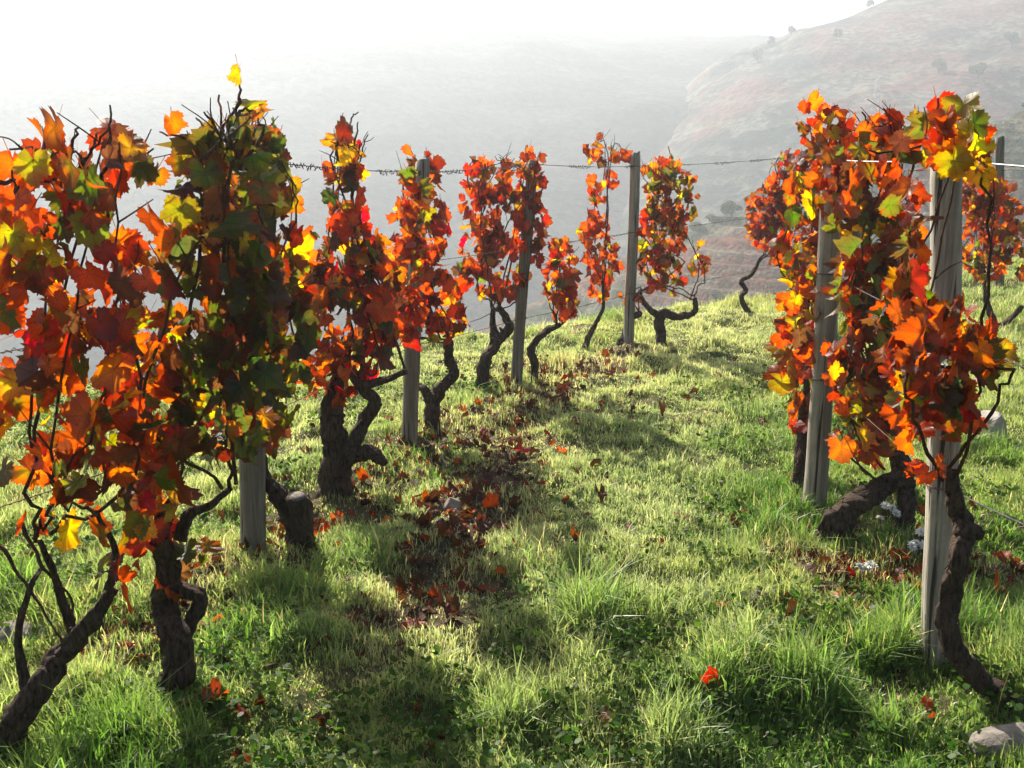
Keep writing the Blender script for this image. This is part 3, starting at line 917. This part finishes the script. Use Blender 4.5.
wire([P(-40, 520, 2.6), ap(p_left, zat(p_left, 420)), ap(p_two, zat(p_two, 345)), ap(p_lean, zat(p_lean, 318)), ap(p_round, zat(p_round, 293)), P(792, 262, 10.9)],
     .0018, M_RUST, 'lowest wire of the left row near the trunks', 8, .004, 3)
near = lambda py: P(1060, py, 2.62)
wire([near(169), ap(p_big, zat(p_big, 160)), ap(p_grey, zat(p_grey, 160)), crest_end + np.array([.25, 0, 0])], .0024, M_WIRE, 'bright top wire of the right row', 14, .004, 4)
wire([near(383), ap(p_big, zat(p_big, 333))], .0021, M_WIRE, 'pale middle wire leaving the big post toward the right edge', 3, .004, 15)
wire([ap(p_big, zat(p_big, 333)), ap(p_grey, zat(p_grey, 273)), P(800, 214, 10.8)], .0012, M_RUST, 'dull middle wire behind the big post at half height', 4, .004, 5)
wire([near(541), ap(p_big, zat(p_big, 485))], .0021, M_WIRE, 'pale low wire leaving the big post above the grass at right', 3, .004, 16)
wire([ap(p_big, zat(p_big, 485)), ap(p_grey, zat(p_grey, 378)), P(800, 262, 10.8)], .0011, M_RUST, 'dull low wire of the right row over the low black trunk', 3, .004, 6)
wire([ap(p_far, zat(p_far, 170)) + np.array([-1.6, 1.2, 0]), ap(p_far, zat(p_far, 170)), ap(p_far, zat(p_far, 172)) + np.array([2.5, -1.0, 0])], .002, M_RUST, 'thin wire on the dark distant post', 20, .004, 7)

# ------------------------------------------------------------------ old sawn stump, stones
def rock(px, py, sx, sy, sz, label, mat, seed, rot=0.0, name='stone'):
    b = hit(px, py)
    R = np.random.default_rng(seed)
    import bmesh
    bm = bmesh.new(); bmesh.ops.create_icosphere(bm, subdivisions=4, radius=1)
    pl = [(unit(R.normal(0, 1, 3)), R.uniform(.55, .85)) for _ in range(9)]
    for v in bm.verts:
        p = np.array(v.co)
        for nrm, d in pl:
            e = p @ nrm - d
            if e > 0: p = p - nrm * e * .9
        p = p * (1 + .10 * (fbm(np.array([p[0] * 3 + seed]), np.array([p[1] * 3 + p[2] * 2]), seed, 4)[0] - .5))
        c, s = math.cos(rot), math.sin(rot)
        p = np.array([p[0] * sx, p[1] * sy, p[2] * sz])
        v.co = Vector((p[0] * c - p[1] * s, p[0] * s + p[1] * c, p[2] + sz * .35))
    me = bpy.data.meshes.new(name); bm.to_mesh(me); bm.free()
    me.materials.append(mat)
    o = bpy.data.objects.new(name, me); o.location = b; COL.objects.link(o)
    return tag(o, label, 'stone', 'loose stones on the terrace')


rock(1012, 748, .13, .07, .055, 'flat grey stone at the foot of the nearest right vine', M_ROCK, 3, .2)
rock(983, 436, .13, .12, .13, 'pale boulder lying in the grass behind the big squared post', M_ROCK_PALE, 4)
rock(968, 446, .08, .08, .06, 'small pale stone leaning on the boulder', M_ROCK_PALE, 9)
rock(765, 600, .10, .06, .035, 'brown flat stone sunk in the grass left of the low black trunk', M_ROCK, 5, .5)
rock(452, 509, .045, .05, .05, 'round grey stone in the leaf litter of the path edge', M_ROCK, 6)
rock(20, 640, .14, .08, .05, 'long flat stone behind the bare canes of the nearest vine', M_ROCK, 8, .1)
b = hit(296, 540)
st = thing('vine_stump', tuple(b), 'old sawn off vine stump with a grey cut end beside the left post', 'stump')
mb = MB()
sb = hit(300, 545)
tube(mb, catmull([sb + [0, 0, -.06], P(303, 525, sb[1] - .05), P(297, 497, sb[1] - .10)], 6), np.linspace(.050, .043, 13), 14, .2, 5, lobes=.1)
mb.build('stump_body', M_TRUNK, st)
mb = MB()
e0 = P(297, 497, sb[1] - .10)
ax = unit(e0 - P(303, 525, sb[1] - .05))
tube(mb, np.array([e0 - ax * .004, e0 + ax * .003]), .034, 14, .1, 3)
mb.build('cut_face', M_STUMP, st, smooth=False)

# ------------------------------------------------------------------ grass
def in_view(x, y, m=.45):
    return np.abs(x - 0.0) < .53 * y + m


def hmap(x, y):
    t = fbm(x * 1.5, y * 1.5, 61, 3)
    t2 = vnoise(x * 4.2, y * 4.2, 62)
    h = .018 + .026 * sstep(.35, .7, t) + .045 * sstep(.45, .8, t2) + .02 * sstep(.5, .8, vnoise(x * 9, y * 9, 71))
    return h


PATH = [hit(*p)[:2] for p in ((560, 760), (545, 640), (560, 540), (590, 470), (640, 410), (690, 360), (735, 315))]
TALL = []   # taller tufts in the photograph
for px, py, r, k in ((600, 625, .22, 1.2), (575, 600, .16, 1.0), (870, 690, .40, 1.3), (760, 735, .35, 1.0), (930, 640, .25, 1.2), (500, 740, .35, .8), (230, 640, .25, .9), (90, 740, .3, 1.0),
                     (1005, 460, .22, 1.8), (1010, 520, .3, 1.2), (640, 430, .25, .5), (700, 620, .25, .5), (540, 335, .25, .8), (605, 322, .25, .9), (440, 480, .2, .7), (300, 600, .22, .9), (380, 560, .2, .7),
                     (20, 600, .3, .9), (690, 380, .2, .6), (800, 480, .2, .8), (430, 380, .3, .3), (560, 560, .2, .6), (660, 700, .25, .6)):
    q = hit(px, py); TALL.append((q[0], q[1], r, k))


def blades(n, y0, y1, wid, segs=2, bias=1.0):
    """random grass blades as triangles"""
    m = int(n * 2.2)
    y = y0 + (y1 - y0) * rng.random(m) ** bias
    x = rng.uniform(-1, 1, m) * (.53 * y + 1.7)
    ok = (edge_s(x, y) < 1.0)
    x, y = x[ok][:n], y[ok][:n]
    soil = soil_shade_mask(x, y)
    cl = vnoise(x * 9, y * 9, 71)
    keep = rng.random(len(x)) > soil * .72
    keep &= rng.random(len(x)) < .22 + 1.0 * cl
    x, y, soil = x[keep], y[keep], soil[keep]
    n = len(x)
    z = H(x, y)
    h = hmap(x, y)
    tallf = np.zeros(n)
    for tx, ty, r, k in TALL:
        d = np.hypot(x - tx, y - ty)
        g = np.exp(-(d / r) ** 2)
        h = h * (1 + .6 * k * g); tallf = np.maximum(tallf, g * min(1, k))
    pth = 1 - sstep(.25, 1.05, dist_poly(x, y, PATH) + .7 * (fbm(x * 2.2, y * 2.2, 87, 3) - .5))
    ll = np.array(LIT_L); o_ = np.argsort(ll[:, 1])
    pth = np.maximum(pth, .9 * sstep(.25, .7, np.interp(y, ll[o_, 1], ll[o_, 0]) - x) * sstep(4.0, 5.5, y))
    h = h * np.exp(rng.normal(0, .32, n)) * (1 - .25 * soil) * (1 - .32 * pth * (1 - tallf))
    az = rng.uniform(0, 2 * math.pi, n)
    lean = np.abs(rng.normal(0, .55, n)) + .12
    dx, dy = np.cos(az), np.sin(az)
    w = wid * np.exp(rng.normal(0, .25, n)) * (.8 + .4 * tallf)
    fa = rng.uniform(0, 2 * math.pi, n)
    wx, wy = np.cos(fa) * w, np.sin(fa) * w
    p0 = np.stack([x, y, z - .004], 1)
    p1 = p0 + np.stack([dx * lean * h * .25, dy * lean * h * .25, h * .55], 1)
    p2 = p0 + np.stack([dx * lean * h * .85, dy * lean * h * .85, h * (1.0 - .28 * np.clip(lean, 0, 1.3))], 1)
    ws = np.stack([wx, wy, np.zeros(n)], 1)
    V = np.stack([p0 - ws * .5, p0 + ws * .5, p1 - ws * .42, p1 + ws * .42, p2], 1).reshape(-1, 3)
    b = (np.arange(n) * 5)[:, None]
    T = np.vstack([b + np.array([[0, 1, 3]]), b + np.array([[0, 3, 2]]), b + np.array([[2, 3, 4]])])
    fresh = np.array([.075, .19, .02]); bright = np.array([.13, .29, .025]); straw = np.array([.46, .40, .20]); pale = np.array([.29, .37, .11])
    patch = fbm(x * 1.1, y * 1.1, 81, 3)
    t = np.clip(sstep(.35, .65, patch) + rng.normal(0, .2, n), 0, 1)[:, None]
    c = fresh * (1 - t) + pale * t
    c = c * (1 - .75 * tallf[:, None]) + (.75 * tallf[:, None]) * (bright * .5 + fresh * .5)
    isst = rng.random(n) < (.07 + .22 * sstep(6.2, 8.5, y) + .45 * soil) * (1 - .7 * tallf)
    c[isst] = straw * np.exp(rng.normal(0, .2, (isst.sum(), 1)))
    c = c * np.exp(rng.normal(0, .2, (n, 1)))
    dew_glint = np.clip(sstep(.30, .62, fbm(x * 1.4, y * 1.4, 85, 3)) * (1 - .8 * tallf) + rng.normal(0, .12, n), 0, 1)[:, None]
    dew_glint = np.clip(dew_glint * (.45 + .4 * sstep(5.5, 8, y))[:, None] + .75 * pth[:, None] * (1 - .8 * tallf[:, None]), 0, 1)  # dew on the tips, with highlights of the open grass painted in
    dew_glint_col = np.array([.57, .65, .30])
    lvl = np.array([0, 0, .35, .35, .95])
    dew_glint_col = dew_glint_col + np.array([.12, .08, .12]) * pth[:, None]  # near-white path highlights put into the tip colour
    C = np.clip(np.stack([c * (1 - dew_glint * l) + dew_glint_col * dew_glint * l for l in lvl], 1).reshape(-1, 3), 0, .75)
    return V, T, C


parts = [blades(470000, 1.7, 4.2, .0046, bias=.9), blades(460000, 4.2, 7.2, .0056), blades(320000, 7.2, 14.5, .0072)]
off = 0; VV, TT, CC = [], [], []
for V, T, C in parts:
    VV.append(V); TT.append(T + off); CC.append(C); off += len(V)
g = obj('grass', np_mesh('grass', np.vstack(VV), np.vstack(TT), np.vstack(CC), smooth=False), M_GRASS)
tag(g, 'dewy short grass covering the path and terrace', 'grass', kind='stuff')


def weed_leaves(n, lab, y0, y1, kind, name):
    """low broad leaved weeds: small oval leaves in rosettes"""
    m = n
    y = rng.uniform(y0, y1, m); x = rng.uniform(-1, 1, m) * (.53 * y + 1.2)
    sel = (fbm(x * 1.9, y * 1.9, 91, 3) > .50) & (edge_s(x, y) < .5)
    for tx, ty, r, k in TALL[:8]:
        sel |= (np.hypot(x - tx, y - ty) < r * 1.1) & (rng.random(m) < .6)
    sel &= (soil_shade_mask(x, y) < .3) & ((dist_poly(x, y, PATH) > .55) | (y < 3.6) | (rng.random(m) < .15))
    x, y = x[sel], y[sel]
    V, T, C = [], [], []
    off = 0
    nb = 7
    a = np.linspace(0, 2 * math.pi, nb, endpoint=False)
    base = np.stack([np.sin(a) * .38 * (1 - .25 * np.cos(a)), .5 - .5 * np.cos(a)], 1)
    X, Y_, S = [], [], []
    for xi, yi in zip(x, y):
        k = rng.integers(4, 10)
        for _ in range(k):
            X.append(xi + rng.normal(0, .022)); Y_.append(yi + rng.normal(0, .022))
    X, Y_ = np.array(X), np.array(Y_); n = len(X)
    hgt = rng.uniform(.015, .075, n); az = rng.uniform(0, 6.28, n)
    s = rng.uniform(.012, .032, n)
    pit = rng.normal(.25, .45, n)
    d = np.stack([np.cos(az) * np.cos(pit), np.sin(az) * np.cos(pit), np.sin(pit)], 1)
    side = np.stack([-np.sin(az), np.cos(az), rng.normal(0, .3, n)], 1)
    p = np.stack([X, Y_, H(X, Y_) + hgt], 1)
    V = p[:, None] + s[:, None, None] * (base[None, :, 0, None] * side[:, None] + base[None, :, 1, None] * d[:, None])
    b = (np.arange(n) * nb)[:, None]
    T = np.vstack([b + np.array([[0, i, i + 1]]) for i in range(1, nb - 1)])
    c = np.array([.075, .16, .025]) * np.exp(rng.normal(0, .3, (n, 1))) * np.exp(rng.normal(0, .1, (n, 3)))
    o = obj(name, np_mesh(name, V.reshape(-1, 3), T, np.repeat(c, nb, 0), np.full((n * nb, 2), .4), smooth=False), M_WEED)
    tag(o, lab, 'weeds', kind='stuff')


weed_leaves(9000, 'small broad leaved weeds mixed into the grass', 2.2, 7.5, 0, 'ground_weeds')

# dry seed heads along the crest and among the grass
mb = MB()
for _ in range(46):
    if rng.random() < .8:
        px, py = rng.uniform(680, 790), rng.uniform(300, 312)
    else:
        px, py = rng.uniform(300, 1000), rng.uniform(420, 740)
    q = hit(px, py)
    h = rng.uniform(.07, .2)
    lean = rng.normal(0, .07, 2)
    pts = catmull([q, q + [lean[0] * .3, lean[1] * .3, h * .5], q + [lean[0], lean[1], h]], 4)
    c = (.42, .36, .22)
    tube(mb, pts, .0011, 4, col=c, cap=False)
    for k in range(10):
        f = pts[-1] + np.array([rng.normal(0, .007), rng.normal(0, .007), rng.uniform(-.035, .02)])
        e = unit(rng.normal(0, 1, 3)) * .006; e2 = unit(rng.normal(0, 1, 3)) * .003
        mb.add([f - e, f + e2, f + e], [(0, 1, 2)], (.5, .45, .32))
o = mb.build('dry_seed_heads', M_GRASS); tag(o, 'dry straw seed stalks standing in the grass', 'dry grass', kind='stuff')

# ------------------------------------------------------------------ fallen leaves
DRY = dict(brown=8, maroon=1.2, red=.3, redorange=1.8, orange=1.2)
n = 0; px_, py_ = [], []
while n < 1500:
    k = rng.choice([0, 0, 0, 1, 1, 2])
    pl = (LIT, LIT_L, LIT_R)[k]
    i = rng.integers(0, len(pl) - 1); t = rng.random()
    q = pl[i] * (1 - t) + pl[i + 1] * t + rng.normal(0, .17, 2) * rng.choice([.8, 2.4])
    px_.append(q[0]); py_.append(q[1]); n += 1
px_, py_ = np.array(px_), np.array(py_)
pos = np.stack([px_, py_, H(px_, py_) + rng.uniform(.004, .03, n)], 1)
ns = 260
sy = rng.uniform(2.4, 9.0, ns); sx_ = rng.uniform(-1.9, 2.6, ns) + .2 * (sy - 4)
spos = np.stack([sx_, sy, H(sx_, sy) + rng.uniform(.012, .035, ns)], 1)
V, T, C, UV = leaf_batch(np.vstack([pos, spos]), np.concatenate([rng.uniform(.018, .042, n), rng.uniform(.02, .045, ns)]), DRY, 'far', flat=True, dry=.5, petiole=False)
o = obj('leaf_litter', np_mesh('leaf_litter', V, T, C * .8, UV), M_LITTER)
tag(o, 'brown and dark red leaf litter under the vine rows', 'leaf litter', kind='stuff')

FALLEN = [((490, 514), 'redorange', .11, 'bright orange red leaf pair lying on the path edge by the leaf litter'),
          ((484, 531), 'brown', .10, 'brown curled leaf just below the bright orange pair on the path'),
          ((521, 457), 'red', .13, 'dark red leaf pile leaf beside the grassy middle of the path'),
          ((562, 455), 'redorange', .10, 'orange leaf on the sunlit grass beyond the leaf litter'),
          ((578, 424), 'red', .10, 'small red leaf far up the path in the grass'),
          ((684, 522), 'redorange', .10, 'lone orange red leaf in the middle of the sunlit path'),
          ((743, 518), 'redorange', .085, 'small orange leaf on the grass left of the grey blue post'),
          ((838, 602), 'orange', .10, 'bright orange leaf in the grass below the low black trunk'),
          ((716, 698), 'red', .12, 'dark red leaf standing in the grass at the bottom of the path'),
          ((606, 727), 'redorange', .075, 'small orange red leaf at the bottom centre of the grass'),
          ((373, 551), 'redorange', .12, 'glowing orange leaf in the shade between the left vines and the path'),
          ((345, 586), 'red', .13, 'flat rusty leaf in shaded grass below the left row'),
          ((338, 524), 'orange', .09, 'small orange leaf near the base of the thick forked trunk'),
          ((217, 708), 'redorange', .11, 'orange leaf in the near grass right of the dark trunk'),
          ((238, 712), 'red', .12, 'red leaf touching the orange leaf in the near grass'),
          ((186, 717), 'orange', .09, 'orange leaf at the foot of the second left trunk'),
          ((415, 630), 'red', .12, 'dark red leaf on bare soil at the near end of the litter'),
          ((213, 630), 'redorange', .11, 'orange leaf in deep shade right of the second left trunk'),
          ((245, 466), 'orange', .10, 'orange leaf caught in the grass left of the near left post'),
          ((484, 436), 'red', .09, 'rusty leaf in the grass right of the second left post'),
          ((388, 422), 'redorange', .10, 'orange leaf on pale grass left of the second left post'),
          ((512, 380), 'orange', .12, 'orange leaf heap at the foot of the leaning post'),
          ((1000, 600), 'redorange', .12, 'orange leaf in the grass at the right edge behind the nearest trunk'),
          ((1000, 562), 'red', .10, 'red leaf near the right edge above the low wire'),
          ((765, 425), 'red', .10, 'red leaf on the grass left of the right row'),
          ((792, 482), 'redorange', .09, 'orange leaf at the foot of the grey blue post'),
          ((870, 575), 'red', .11, 'dark red leaf below the white flowers'),
          ((928, 715), 'redorange', .07, 'small orange leaf in the tall grass below the big post'),
          ((30, 560), 'redorange', .10, 'orange leaf on the ground behind the bare canes at the left edge'),
          ((680, 350), 'orange', .10, 'orange leaf in the grass under the bushy vine')]
for (px, py), cls, sz, lab in FALLEN:
    q = hit(px, py); q[2] = float(H(q[0], q[1])) + .03
    R = np.random.default_rng(int(px * 7 + py))
    V, T, C, UV = leaf_batch(q[None], np.array([sz * .82 / 1.66]), {cls: 1}, 'mid', flat=True, dry=.2, petiole=True, R=R)
    me = np_mesh('fallen_leaf', V - q, T, C, UV); me.materials.append(M_LEAF)
    o = bpy.data.objects.new('fallen_leaf', me); o.location = q; COL.objects.link(o)
    tag(o, lab, 'fallen leaf', 'fallen vine leaves in the grass')

# ------------------------------------------------------------------ white wild flowers
def flower(base_px, heads, label, seed):
    b = hit(*base_px)
    R = np.random.default_rng(seed)
    root = thing('wild_flower', tuple(b), label, 'flower', 'white wild flowers by the right row')
    sm = MB()
    for hx, hy in heads:
        hp = P(hx, hy, b[1] + R.normal(0, .02))
        tube(sm, catmull([b + R.normal(0, .01, 3) * [1, 1, 0], (b + hp) / 2 + R.normal(0, .012, 3), hp], 4), .0016, 5, col=(.1, .15, .04))
        for k in range(3):
            f = b + (hp - b) * R.uniform(.1, .6)
            d = unit(np.array([R.normal(), R.normal(), .4])) * .035; s = unit(np.cross(d, [0, 0, 1])) * .007
            sm.add([f, f + d * .5 + s, f + d, f + d * .5 - s], [(0, 1, 2), (0, 2, 3)], (.08, .16, .03))
    sm.build('stem', M_WEED, root)
    for hx, hy in heads:
        hp = P(hx, hy, b[1] + R.normal(0, .02))
        pm = MB()
        nor = unit(np.array([R.normal(0, .4), -.35 + R.normal(0, .3), 1]))
        u = unit(np.cross(nor, [1, .2, 0])); w = np.cross(nor, u)
        for layer in range(3):
            npet = 11
            for k in range(npet):
                a = 6.283 * (k + layer * .35) / npet + R.normal(0, .08)
                d = (np.cos(a) * u + np.sin(a) * w); s = np.cross(nor, d)
                L = .027 * (1 - .18 * layer) * R.uniform(.85, 1.1); up = nor * (.002 + .006 * layer)
                pm.add([hp + up * .2, hp + d * L * .55 + s * .0045 + up, hp + d * L + up * R.uniform(-.4, 1), hp + d * L * .55 - s * .0045 + up], [(0, 1, 2), (0, 2, 3)])
        fl = pm.build('flower_head', M_PETAL, root, smooth=False)
        dm = MB()
        tube(dm, np.array([hp, hp + nor * .005, hp + nor * .008]), [.006, .006, .003], 8)
        d_o = dm.build('flower_disc', M_DISC, root)
        d_o.parent = fl


flower((890, 548), [(886, 506), (892, 508), (896, 513), (880, 519)], 'tall white flower cluster beside the low black trunk', 1)
flower((918, 575), [(921, 532), (916, 543), (924, 545), (912, 546)], 'white flowers against the left side of the big post', 2)
flower((864, 592), [(860, 567), (866, 568), (871, 565)], 'low white flowers in front of the black trunk', 3)

# ------------------------------------------------------------------ trees and pylon far off
def leafy(center, rx, ry, rz_, n, leaf, col, R):
    d = unit(R.normal(0, 1, (n, 3))) * (R.random((n, 1)) ** .45)
    lob = [(unit(R.normal(0, 1, 3)) * .55, R.uniform(.35, .6)) for _ in range(7)]
    k = R.integers(0, 7, n)
    pos = np.array([lob[i][0] + d[j] * lob[i][1] for j, i in enumerate(k)])
    pos[:, 2] = pos[:, 2]
    pos = center + pos * np.array([rx, ry, rz_])
    a = unit(R.normal(0, 1, (n, 3))) * leaf; b = unit(R.normal(0, 1, (n, 3))) * leaf * .7
    V = np.stack([pos - a, pos + b, pos + a, pos - b], 1).reshape(-1, 3)
    base = (np.arange(n) * 4)[:, None]
    T = np.vstack([base + np.array([[0, 1, 2]]), base + np.array([[0, 2, 3]])])
    C = np.repeat(np.array(col) * np.exp(R.normal(0, .25, (n, 1))), 4, 0)
    return V, T, C


def tree(hd, px, py, Yd, h, label, col, seed, wide=.45, name='hill_tree', n=1500):
    R = np.random.default_rng(seed)
    p = P(px, py, Yd)
    z = hz(hd, p[0], Yd)
    base = np.array([p[0], Yd, z - .2])
    root = thing(name, tuple(base), label, 'tree', 'trees scattered on the far hillsides')
    mb = MB()
    tube(mb, catmull([base, base + [R.normal(0, .03) * h, 0, h * .35], base + [R.normal(0, .05) * h, 0, h * .75]], 4), np.linspace(h * .04, h * .012, 9), 7, .1, seed)
    for _ in range(4):
        s = base + [0, 0, h * R.uniform(.3, .55)]
        tube(mb, catmull([s, s + np.array([R.normal(0, .12), R.normal(0, .12), .12]) * h, s + np.array([R.normal(0, .22), R.normal(0, .22), .28]) * h], 3), np.linspace(h * .016, h * .006, 7), 5)
    mb.build('trunk', M_TRUNK, root)
    V, T, C = leafy(base + [0, 0, h * .62], h * wide, h * wide, h * .42, n, h * .075, col, R)
    obj('crown', np_mesh('crown', V, T, C, np.full((len(V), 2), .4), smooth=False), M_TREE, root)


G1, G2, G3 = (.08, .10, .05), (.13, .15, .06), (.16, .14, .07)
KINDS = ['rounded dark tree', 'tall narrow tree', 'spreading pale tree', 'low bushy tree']
for i, (px, Yd, h, col, wide, where) in enumerate([
        (790, 298, 4.5, G1, .5, 'first rounded dark tree where the right skyline starts to climb'),
        (770, 292, 5, G1, .4, 'narrow tree just left of the start of the right skyline'),
        (758, 285, 6, G1, .5, 'wide dark tree below the lowest dip of the skyline'),
        (866, 299, 4, G2, .55, 'small clump tree on the upper right skyline'),
        (880, 299, 5, G2, .6, 'broad tree crowning the upper right skyline'),
        (897, 299, 4, G2, .6, 'last tree before the right skyline leaves the picture'),
        (835, 270, 5, G1, .5, 'dark tree halfway down the right hill above the near orange vines'),
        (940, 240, 6, G2, .6, 'pale tree on the right hill above the big squared post'),
        (980, 230, 6, G2, .6, 'pale spreading tree on the right hill above the dark distant post'),
        (960, 210, 5, G1, .6, 'low dark tree on the right hill under two pale ones'),
        (1010, 250, 7, G1, .5, 'tall tree at the right edge high on the right hill')]):
    tree(right, px, 60, Yd * .862, h * .5, where, col, 40 + i, wide)
for i, (px, Yd, h, col, wide, where) in enumerate([
        (700, 108, 2.6, G2, .7, 'pale bush at the lower end of the spur crest'),
        (716, 109, 2.4, G2, .7, 'second pale bush up the spur crest from its lower end'),
        (732, 109, 3.0, G2, .7, 'tallest pale bush on the spur crest left of the farthest vine'),
        (748, 109, 2.4, G2, .8, 'pale bush on the spur crest touching the farthest vine'),
        (762, 109, 2.8, G2, .7, 'bush on the spur crest half behind the farthest vine'),
        (1017, 109, 1.6, G1, .6, 'round dark bush on top of the terraces at the right edge'),
        (722, 92, 1.6, G3, .9, 'straw coloured bush lower on the spur slope')]):
    tree(spur, px, 200, Yd, h * .62, where, col, 80 + i, wide, 'hill_bush', 1600)

# electricity pylon on the right hill
pp = P(876, 100, 185); pz = hz(right, pp[0], 185)
pb = np.array([pp[0], 185, pz - .3]); ptop = P(876, 78, 185)[2]
root = thing('electricity_pylon', tuple(pb), 'faint steel electricity pylon in the haze above the near orange vines', 'pylon')
hh = ptop - pb[2]
for sx in (-1, 1):
    for sy in (-1, 1):
        m_ = MB(); tube(m_, np.array([pb + [sx * 1.1, sy * 1.1, 0], pb + [sx * .16, sy * .16, hh]]), .05, 6); m_.build('leg', M_STEEL, root)
m_ = MB()
for k in range(9):
    f0, f1 = k / 9, (k + 1) / 9
    w0, w1 = 1.1 - .94 * f0, 1.1 - .94 * f1
    for ax_ in (0, 1):
        for s in (-1, 1):
            a = np.array([w0, s * w0, f0 * hh]) if ax_ == 0 else np.array([s * w0, w0, f0 * hh])
            c = np.array([-w1, s * w1, f1 * hh]) if ax_ == 0 else np.array([s * w1, -w1, f1 * hh])
            tube(m_, np.array([pb + a, pb + c]), .025, 4)
            tube(m_, np.array([pb + a * [-1, 1, 1] if ax_ == 0 else pb + a * [1, -1, 1], pb + c * [-1, 1, 1] if ax_ == 0 else pb + c * [1, -1, 1]]), .025, 4)
m_.build('lattice', M_STEEL, root)
for f, w in ((.98, 2.0), (.88, 2.6), (.78, 2.0)):
    m_ = MB(); tube(m_, np.array([pb + [-w, 0, f * hh], pb + [0, 0, f * hh + .15], pb + [w, 0, f * hh]]), .06, 6); m_.build('crossarm', M_STEEL, root)

# ------------------------------------------------------------------ haze
HZ_DENS, HZ_G = 0.0017, 0.52
def box(name, lo, hi, mat):
    V = [(x, y, z) for x in (lo[0], hi[0]) for y in (lo[1], hi[1]) for z in (lo[2], hi[2])]
    Q = [(0, 1, 3, 2), (4, 6, 7, 5), (0, 4, 5, 1), (2, 3, 7, 6), (0, 2, 6, 4), (1, 5, 7, 3)]
    me = bpy.data.meshes.new(name); me.from_pydata(V, [], Q); me.update(); me.materials.append(mat)
    o = bpy.data.objects.new(name, me); COL.objects.link(o); return o


m, nt, nd, lk = new_mat('valley_haze')
pv = nd.new('ShaderNodeVolumePrincipled')
pv.inputs['Color'].default_value = (.84, .91, 1.0, 1)
pv.inputs['Density'].default_value = HZ_DENS
pv.inputs['Anisotropy'].default_value = HZ_G
o = nd.new('ShaderNodeOutputMaterial'); lk.new(pv.outputs[0], o.inputs['Volume'])
zs = [max(ob.bound_box[k][2] + ob.location.z for k in range(8)) for ob in scene.objects if ob.type == 'MESH' and ob.parent is None]
xs_ = [abs(ob.bound_box[k][0]) for ob in scene.objects if ob.type == 'MESH' and ob.parent is None for k in range(8)]
ys_ = [ob.bound_box[k][1] for ob in scene.objects if ob.type == 'MESH' and ob.parent is None for k in range(8)]
zl = [min(ob.bound_box[k][2] + ob.location.z for k in range(8)) for ob in scene.objects if ob.type == 'MESH' and ob.parent is None]
print('extent', max(zs), min(zl), max(xs_), min(ys_), max(ys_))
hb = box('haze', (-max(xs_) - 20, min(ys_) - 20, min(zl) - 1), (max(xs_) + 20, max(ys_) + 20, max(zs) + 8), m)
tag(hb, 'morning haze filling the valley', 'haze', kind='stuff')

# ------------------------------------------------------------------ light, sky, camera
SUN_AZ, SUN_EL = math.radians(-26), math.radians(39)     # azimuth from +Y, positive to +X
sd = Vector((math.sin(SUN_AZ) * math.cos(SUN_EL), math.cos(SUN_AZ) * math.cos(SUN_EL), math.sin(SUN_EL)))
sl = bpy.data.lights.new('sun', 'SUN'); sl.energy = 5.0; sl.angle = math.radians(.5); sl.color = (1.0, .93, .80)
so = bpy.data.objects.new('sun', sl); so.rotation_euler = sd.to_track_quat('Z', 'Y').to_euler(); so.location = (0, 0, 30); COL.objects.link(so)
w = bpy.data.worlds.new('World'); scene.world = w; w.use_nodes = True
nt = w.node_tree; nt.nodes.clear()
sky = nt.nodes.new('ShaderNodeTexSky'); sky.sky_type = 'NISHITA'; sky.sun_disc = False
sky.sun_elevation = SUN_EL; sky.sun_rotation = SUN_AZ
sky.dust_density = 3.0
bg = nt.nodes.new('ShaderNodeBackground'); bg.inputs[1].default_value = .052
wo = nt.nodes.new('ShaderNodeOutputWorld')
nt.links.new(sky.outputs[0], bg.inputs[0]); nt.links.new(bg.outputs[0], wo.inputs[0])

cam = bpy.data.cameras.new('camera'); cam.sensor_width = 36; cam.lens = 36 * F / W
cam.clip_start = .05; cam.clip_end = 5000
co = bpy.data.objects.new('camera', cam); co.location = (0, 0, EYE); co.rotation_euler = (math.pi / 2 - PITCH, 0, 0)
COL.objects.link(co); scene.camera = co

scene.view_settings.view_transform = 'Standard'; scene.view_settings.look = 'None'
scene.view_settings.gamma = 1; scene.view_settings.use_curve_mapping = False
scene.view_settings.exposure = 1.4
c = scene.cycles
c.max_bounces = 7; c.diffuse_bounces = 3; c.glossy_bounces = 2; c.transmission_bounces = 4; c.volume_bounces = 2; c.transparent_max_bounces = 8
c.use_denoising = True; c.sample_clamp_indirect = 8
c.caustics_reflective = False; c.caustics_refractive = False
